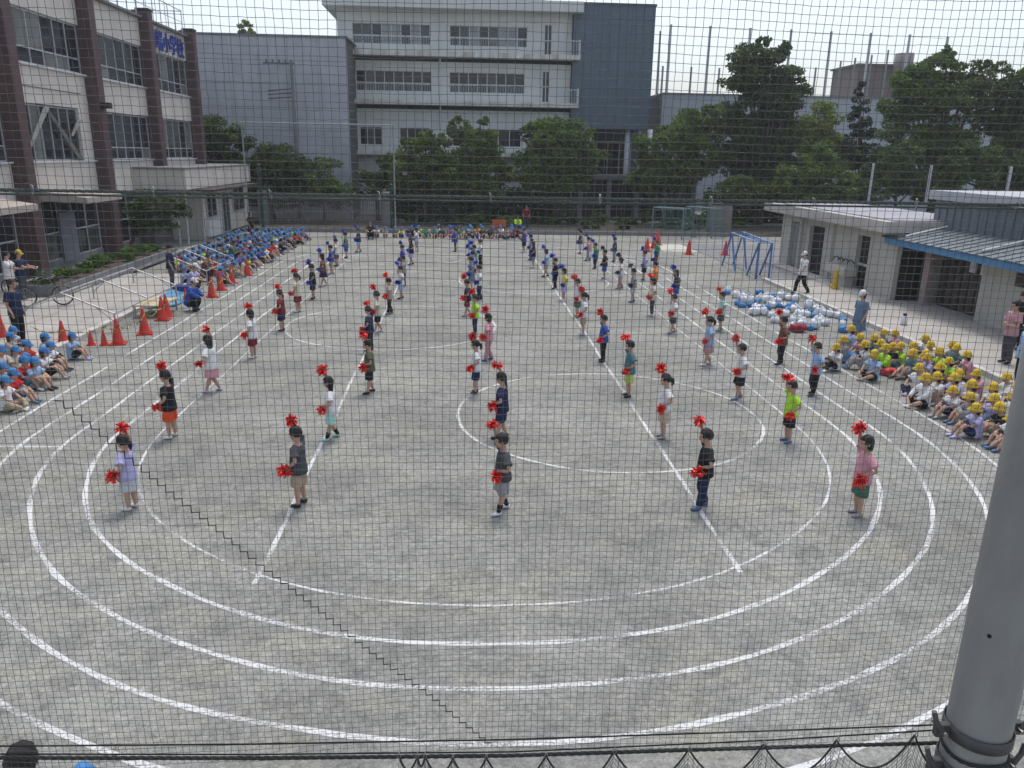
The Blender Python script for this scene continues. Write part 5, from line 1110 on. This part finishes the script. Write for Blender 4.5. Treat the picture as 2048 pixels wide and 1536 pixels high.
# ------------------------------------------------------------------ the ball net before the camera, its pole, ropes and hooks
NY, S_ = 2.2, .0222
NET = mat('net twine', (.1, .112, .105), .85, .15, 30); BLK = mat('black cord', (.012, .012, .012), .8); ROPE = mat('net rope', (.10, .115, .105), .9, .25, 60, .6, 120)
netroot = tag(empty('ball_net', (0, NY, 0)), 'fine dark mesh ball net hanging before the whole yard', 'net')
zlow = gy(1024, 1502, NY).z
NI, NJ = 300, 150
ii, jj = np.meshgrid(np.arange(NI), np.arange(NJ), indexing='ij')
rng = np.random.default_rng(3)
kx = -3.3+ii*S_; kz = zlow+jj*S_
wob = lambda a, b, c: np.sin(kx*a+c)*np.cos(kz*b+c*1.7)
X3 = kx+.0035*wob(7, 5, 1)+.0014*wob(19, 13, 2)+rng.normal(0, .0006, kx.shape); Z3 = kz+.006*wob(4.2, 3, 3)+.0014*wob(15, 17, 4)+rng.normal(0, .0005, kx.shape); Y3 = .018*wob(3.1, 2.2, 5)+.006*wob(11, 9, 6)
KN = np.stack([X3, Y3, Z3], -1)
def strands(K_, r, u, w_):
    """three-sided twine along axis 1 of the knot array"""
    n, m_ = K_.shape[:2]; ang = [0.3, 2.394, 4.489]
    V_ = np.stack([K_+r*math.cos(a)*u+r*math.sin(a)*w_ for a in ang], 2).reshape(-1, 3)
    idx = np.arange(n*m_*3).reshape(n, m_, 3); f = []
    for k in range(3):
        k2 = (k+1) % 3; f.append(np.stack([idx[:, :-1, k], idx[:, :-1, k2], idx[:, 1:, k2], idx[:, 1:, k]], -1).reshape(-1, 4))
    return V_, np.concatenate(f)
def np_mesh(name, parts, m_):
    vs_, fs, o = [], [], 0
    for a, b in parts: vs_.append(a); fs.append(b+o); o += len(a)
    V_ = np.concatenate(vs_); F_ = np.concatenate(fs).astype(np.int32); n = len(F_)
    me = bpy.data.meshes.new(name); me.vertices.add(len(V_)); me.vertices.foreach_set('co', V_.ravel()); me.loops.add(4*n); me.loops.foreach_set('vertex_index', F_.ravel())
    me.polygons.add(n); me.polygons.foreach_set('loop_start', np.arange(0, 4*n, 4, dtype=np.int32)); me.polygons.foreach_set('loop_total', np.full(n, 4, np.int32)); me.update(calc_edges=True); me.materials.append(m_); return me
ex, ey, ez = np.eye(3)
stuff(link('netting', np_mesh('netting', [strands(KN, .0008, ex, ey), strands(KN.transpose(1, 0, 2), .0008, ez, ey)], NET), netroot))
# stitched seam stepping down the mesh
q = gy(105, 795, NY); i0 = int(round((q.x+3.3)/S_)); j0 = int(round((q.z-zlow)/S_)); sp = []
while j0 > 0: sp += [KN[i0, j0], KN[i0+1, j0]]; i0 += 1; j0 -= 1
sp = [tuple(p+np.array((0, -.002, 0))) for p in sp]; MB().tube(sp, .0021, 5).build('seam_cord', BLK, netroot)
def line(pxs, n=30):
    P_ = [gy(x, y, NY)-Vector((0, NY, 0)) for x, y in pxs]; xs_ = [p.x for p in P_]; zs_ = [p.z for p in P_]
    if xs_[0] > -3: xs_ = [-3.3]+xs_; zs_ = [zs_[0]+(zs_[0]-zs_[1])/(xs_[1]-xs_[2])*0]+zs_
    X_ = np.linspace(xs_[0], xs_[-1], n*len(pxs)); return [(x, -.012, float(np.interp(x, xs_, zs_))) for x in X_]
def twist(mb, pts, r, n=3):
    for k in range(n):
        out = []; acc = 0
        for i, p in enumerate(pts):
            if i: acc += np.linalg.norm(v(p)-v(pts[i-1]))
            a = acc/(r*7)*2*math.pi*.5+k*2*math.pi/n; out.append((p[0], p[1]+r*.55*math.cos(a), p[2]+r*.55*math.sin(a)))
        mb.tube(out, r*.62, 6)
def dense(pts, step):
    P_ = [v(p) for p in pts]; out = []
    for a, b in zip(P_[:-1], P_[1:]): n = max(1, int(np.linalg.norm(b-a)/step)); out += [tuple(a+(b-a)*k/n) for k in range(n)]
    return out+[tuple(P_[-1])]
top_l = line([(0, 379), (542, 388), (1200, 398), (1620, 403), (2300, 414)]); mb = MB(); twist(mb, dense(top_l, .006), .0042); mb.build('top_rope', ROPE, netroot)
MB().tube([(p[0], p[1]+.004, p[2]-.011) for p in top_l], .003, 5).build('top_wire', ROPE, netroot)
MB().tube(line([(0, 1487), (512, 1483), (1024, 1474), (1536, 1457), (1890, 1444)]), .0028, 6).build('wire', BLK, netroot)
MB().tube([(p[0], p[1]-.006, p[2]) for p in line([(0, 1500), (512, 1501), (1024, 1496), (1536, 1473), (1880, 1452)])], .0026, 6).build('wire', BLK, netroot)
mb = MB(); twist(mb, dense(line([(0, 1510), (512, 1511), (1024, 1506), (1536, 1490), (1910, 1480)]), .006), .0062); mb.build('bottom_rope', mat('dark rope', (.035, .04, .037), .9, .2, 60), netroot)
CHR = mat('chrome hook', (.3, .3, .3), .3, metal=.9)
hook = MB().tube([(0, 0, .014)]+[(.006*math.cos(a), -.004, .0+.012*math.sin(a)) for a in np.linspace(1.5, 7.0, 14)], .0016, 6).mesh('hook', CHR, True)
for px, py in ((70, 380), (310, 383), (542, 388), (757, 391), (978, 395), (1195, 398), (1415, 402), (1620, 403), (1822, 406), (2025, 409)):
    p = gy(px, py, NY); h_ = link('hook', hook, netroot, (p.x, -.02, p.z)); h_.rotation_euler = (0, random.uniform(-.6, .6), random.uniform(0, 3))
# lower net looped from the wires
hp_ = [(800, 1500), (836, 1500), (851, 1500), (906, 1504), (972, 1503), (1090, 1499), (1225, 1490), (1373, 1486), (1520, 1476), (1665, 1468), (1820, 1458), (1900, 1500)]
H3 = [gy(x, y, NY)-Vector((0, NY, 0)) for x, y in hp_]; mb = MB(); low = MB()
for k, (a, b) in enumerate(zip(H3[:-1], H3[1:])):
    sg = min(.11, .42*(b.x-a.x)+.012); pts = [(a.x+(b.x-a.x)*t, -.03-.02*math.sin(math.pi*t), a.z+(b.z-a.z)*t-sg*4*t*(1-t)) for t in np.linspace(0, 1, 16)]
    mb.tube(pts, .0036, 6)
    for t in np.linspace(.04, .96, max(4, int((b.x-a.x)/.011))):
        p = v(pts[int(t*15)]); low.tube([p, p+v((.012*math.sin(9*t+k)+.03*(t-.5), -.01, -.12)), p+v((.02*math.cos(7*t), .0, -.4))], .0009, 3)
    for z in np.arange(.02, .4, .02):
        low.tube([(p[0], p[1], min(p[2], p[2]-.0)-z-.004*math.sin(40*p[0])) for p in pts], .0009, 3)
mb.build('loop_cord', mat('dark rope', (.035, .04, .037)), netroot); stuff(low.build('lower_netting', NET, netroot))
tie = MB().tube([(0, 0, .015), (.006, -.004, 0), (0, 0, -.012), (-.006, -.004, 0), (0, 0, .012)], .0018, 5).mesh('tie', CHR, True)
for p in H3[:-1]: link('tie', tie, netroot, (p.x, -.035, p.z+.006))
# steel pole
PY = 2.09; xa, xb = gy(1948, 1230, PY).x, gy(2064, 1230, PY).x; PR = (xb-xa)/2; PX = (xa+xb)/2
po = tag(empty('net_pole', (PX, PY, 0)), 'thick grey steel net pole in the right foreground', 'pole')
PM = mat('weathered galvanised pole', (.34, .345, .34), .6, .18, 3, .15, 30, metal=.25, spec=.3, col2=(.17, .165, .155), var2=.7, scale2=2.2, stretch=(1, 1, .4))
MB().tube([(0, 0, -.1), (0, 0, 3), (0, 0, 9)], PR, 48).build('shaft', PM, po, True)
CL = mat('dark clamp steel', (.1, .1, .1), .5, .2, 10, metal=.5)
for py in (1455, 1524):
    zc_ = gy(1990, py, PY).z; cl = MB().tube([(0, 0, zc_-.022), (0, 0, zc_+.022)], PR+.005, 40, caps=False).build('clamp', CL, po, True); so_ = cl.modifiers.new('t', 'SOLIDIFY'); so_.thickness = .004; so_.offset = 1
    for s_ in (-1, 1):
        MB().box(s_*(PR+.028)-.026, s_*(PR+.028)+.026, -.012, .012, zc_-.024, zc_+.024).build('clamp_ear', CL, po, bevel=.003)
        MB().bar((s_*(PR+.036), -.035, zc_+.004), (s_*(PR+.036), .035, zc_+.004), .008, 8).build('bolt', CHR, po)
        MB().tube([(s_*(PR+.04), -.02, zc_+.01), (s_*(PR+.065), -.015, zc_+.045), (s_*(PR+.075), -.01, zc_+.08)], .009, 8).build('turnbuckle', CL, po)
for py, a in ((890, -2.3), (1250, -2.5)):
    z = gy(1985, py, PY).z; MB().ell((PR*math.cos(a), PR*math.sin(a), z), (.007, .007, .007), 8, 6).build('bolt_hole', BLK, po)
mb = MB(); zz = gy(1990, 1490, PY).z; twist(mb, [((PR+.006)*math.cos(a), (PR+.006)*math.sin(a), zz+.006*math.sin(3*a)) for a in np.linspace(0, 2*math.pi, 140)], .006); mb.build('lashing', mat('dark rope', (.035, .04, .037)), po)

# ------------------------------------------------------------------ the thin summer haze over the yard
hz = bpy.data.materials.new('thin haze'); hz.use_nodes = True; n = hz.node_tree; n.nodes.clear()
vo = n.nodes.new('ShaderNodeVolumePrincipled'); vo.inputs['Color'].default_value = (.95, .96, 1, 1); vo.inputs['Density'].default_value = .0006; vo.inputs['Anisotropy'].default_value = .2
mo = n.nodes.new('ShaderNodeOutputMaterial'); n.links.new(vo.outputs[0], mo.inputs['Volume'])
stuff(MB().box(-500, 500, -80, 950, -1.5, 30).build('haze', hz))
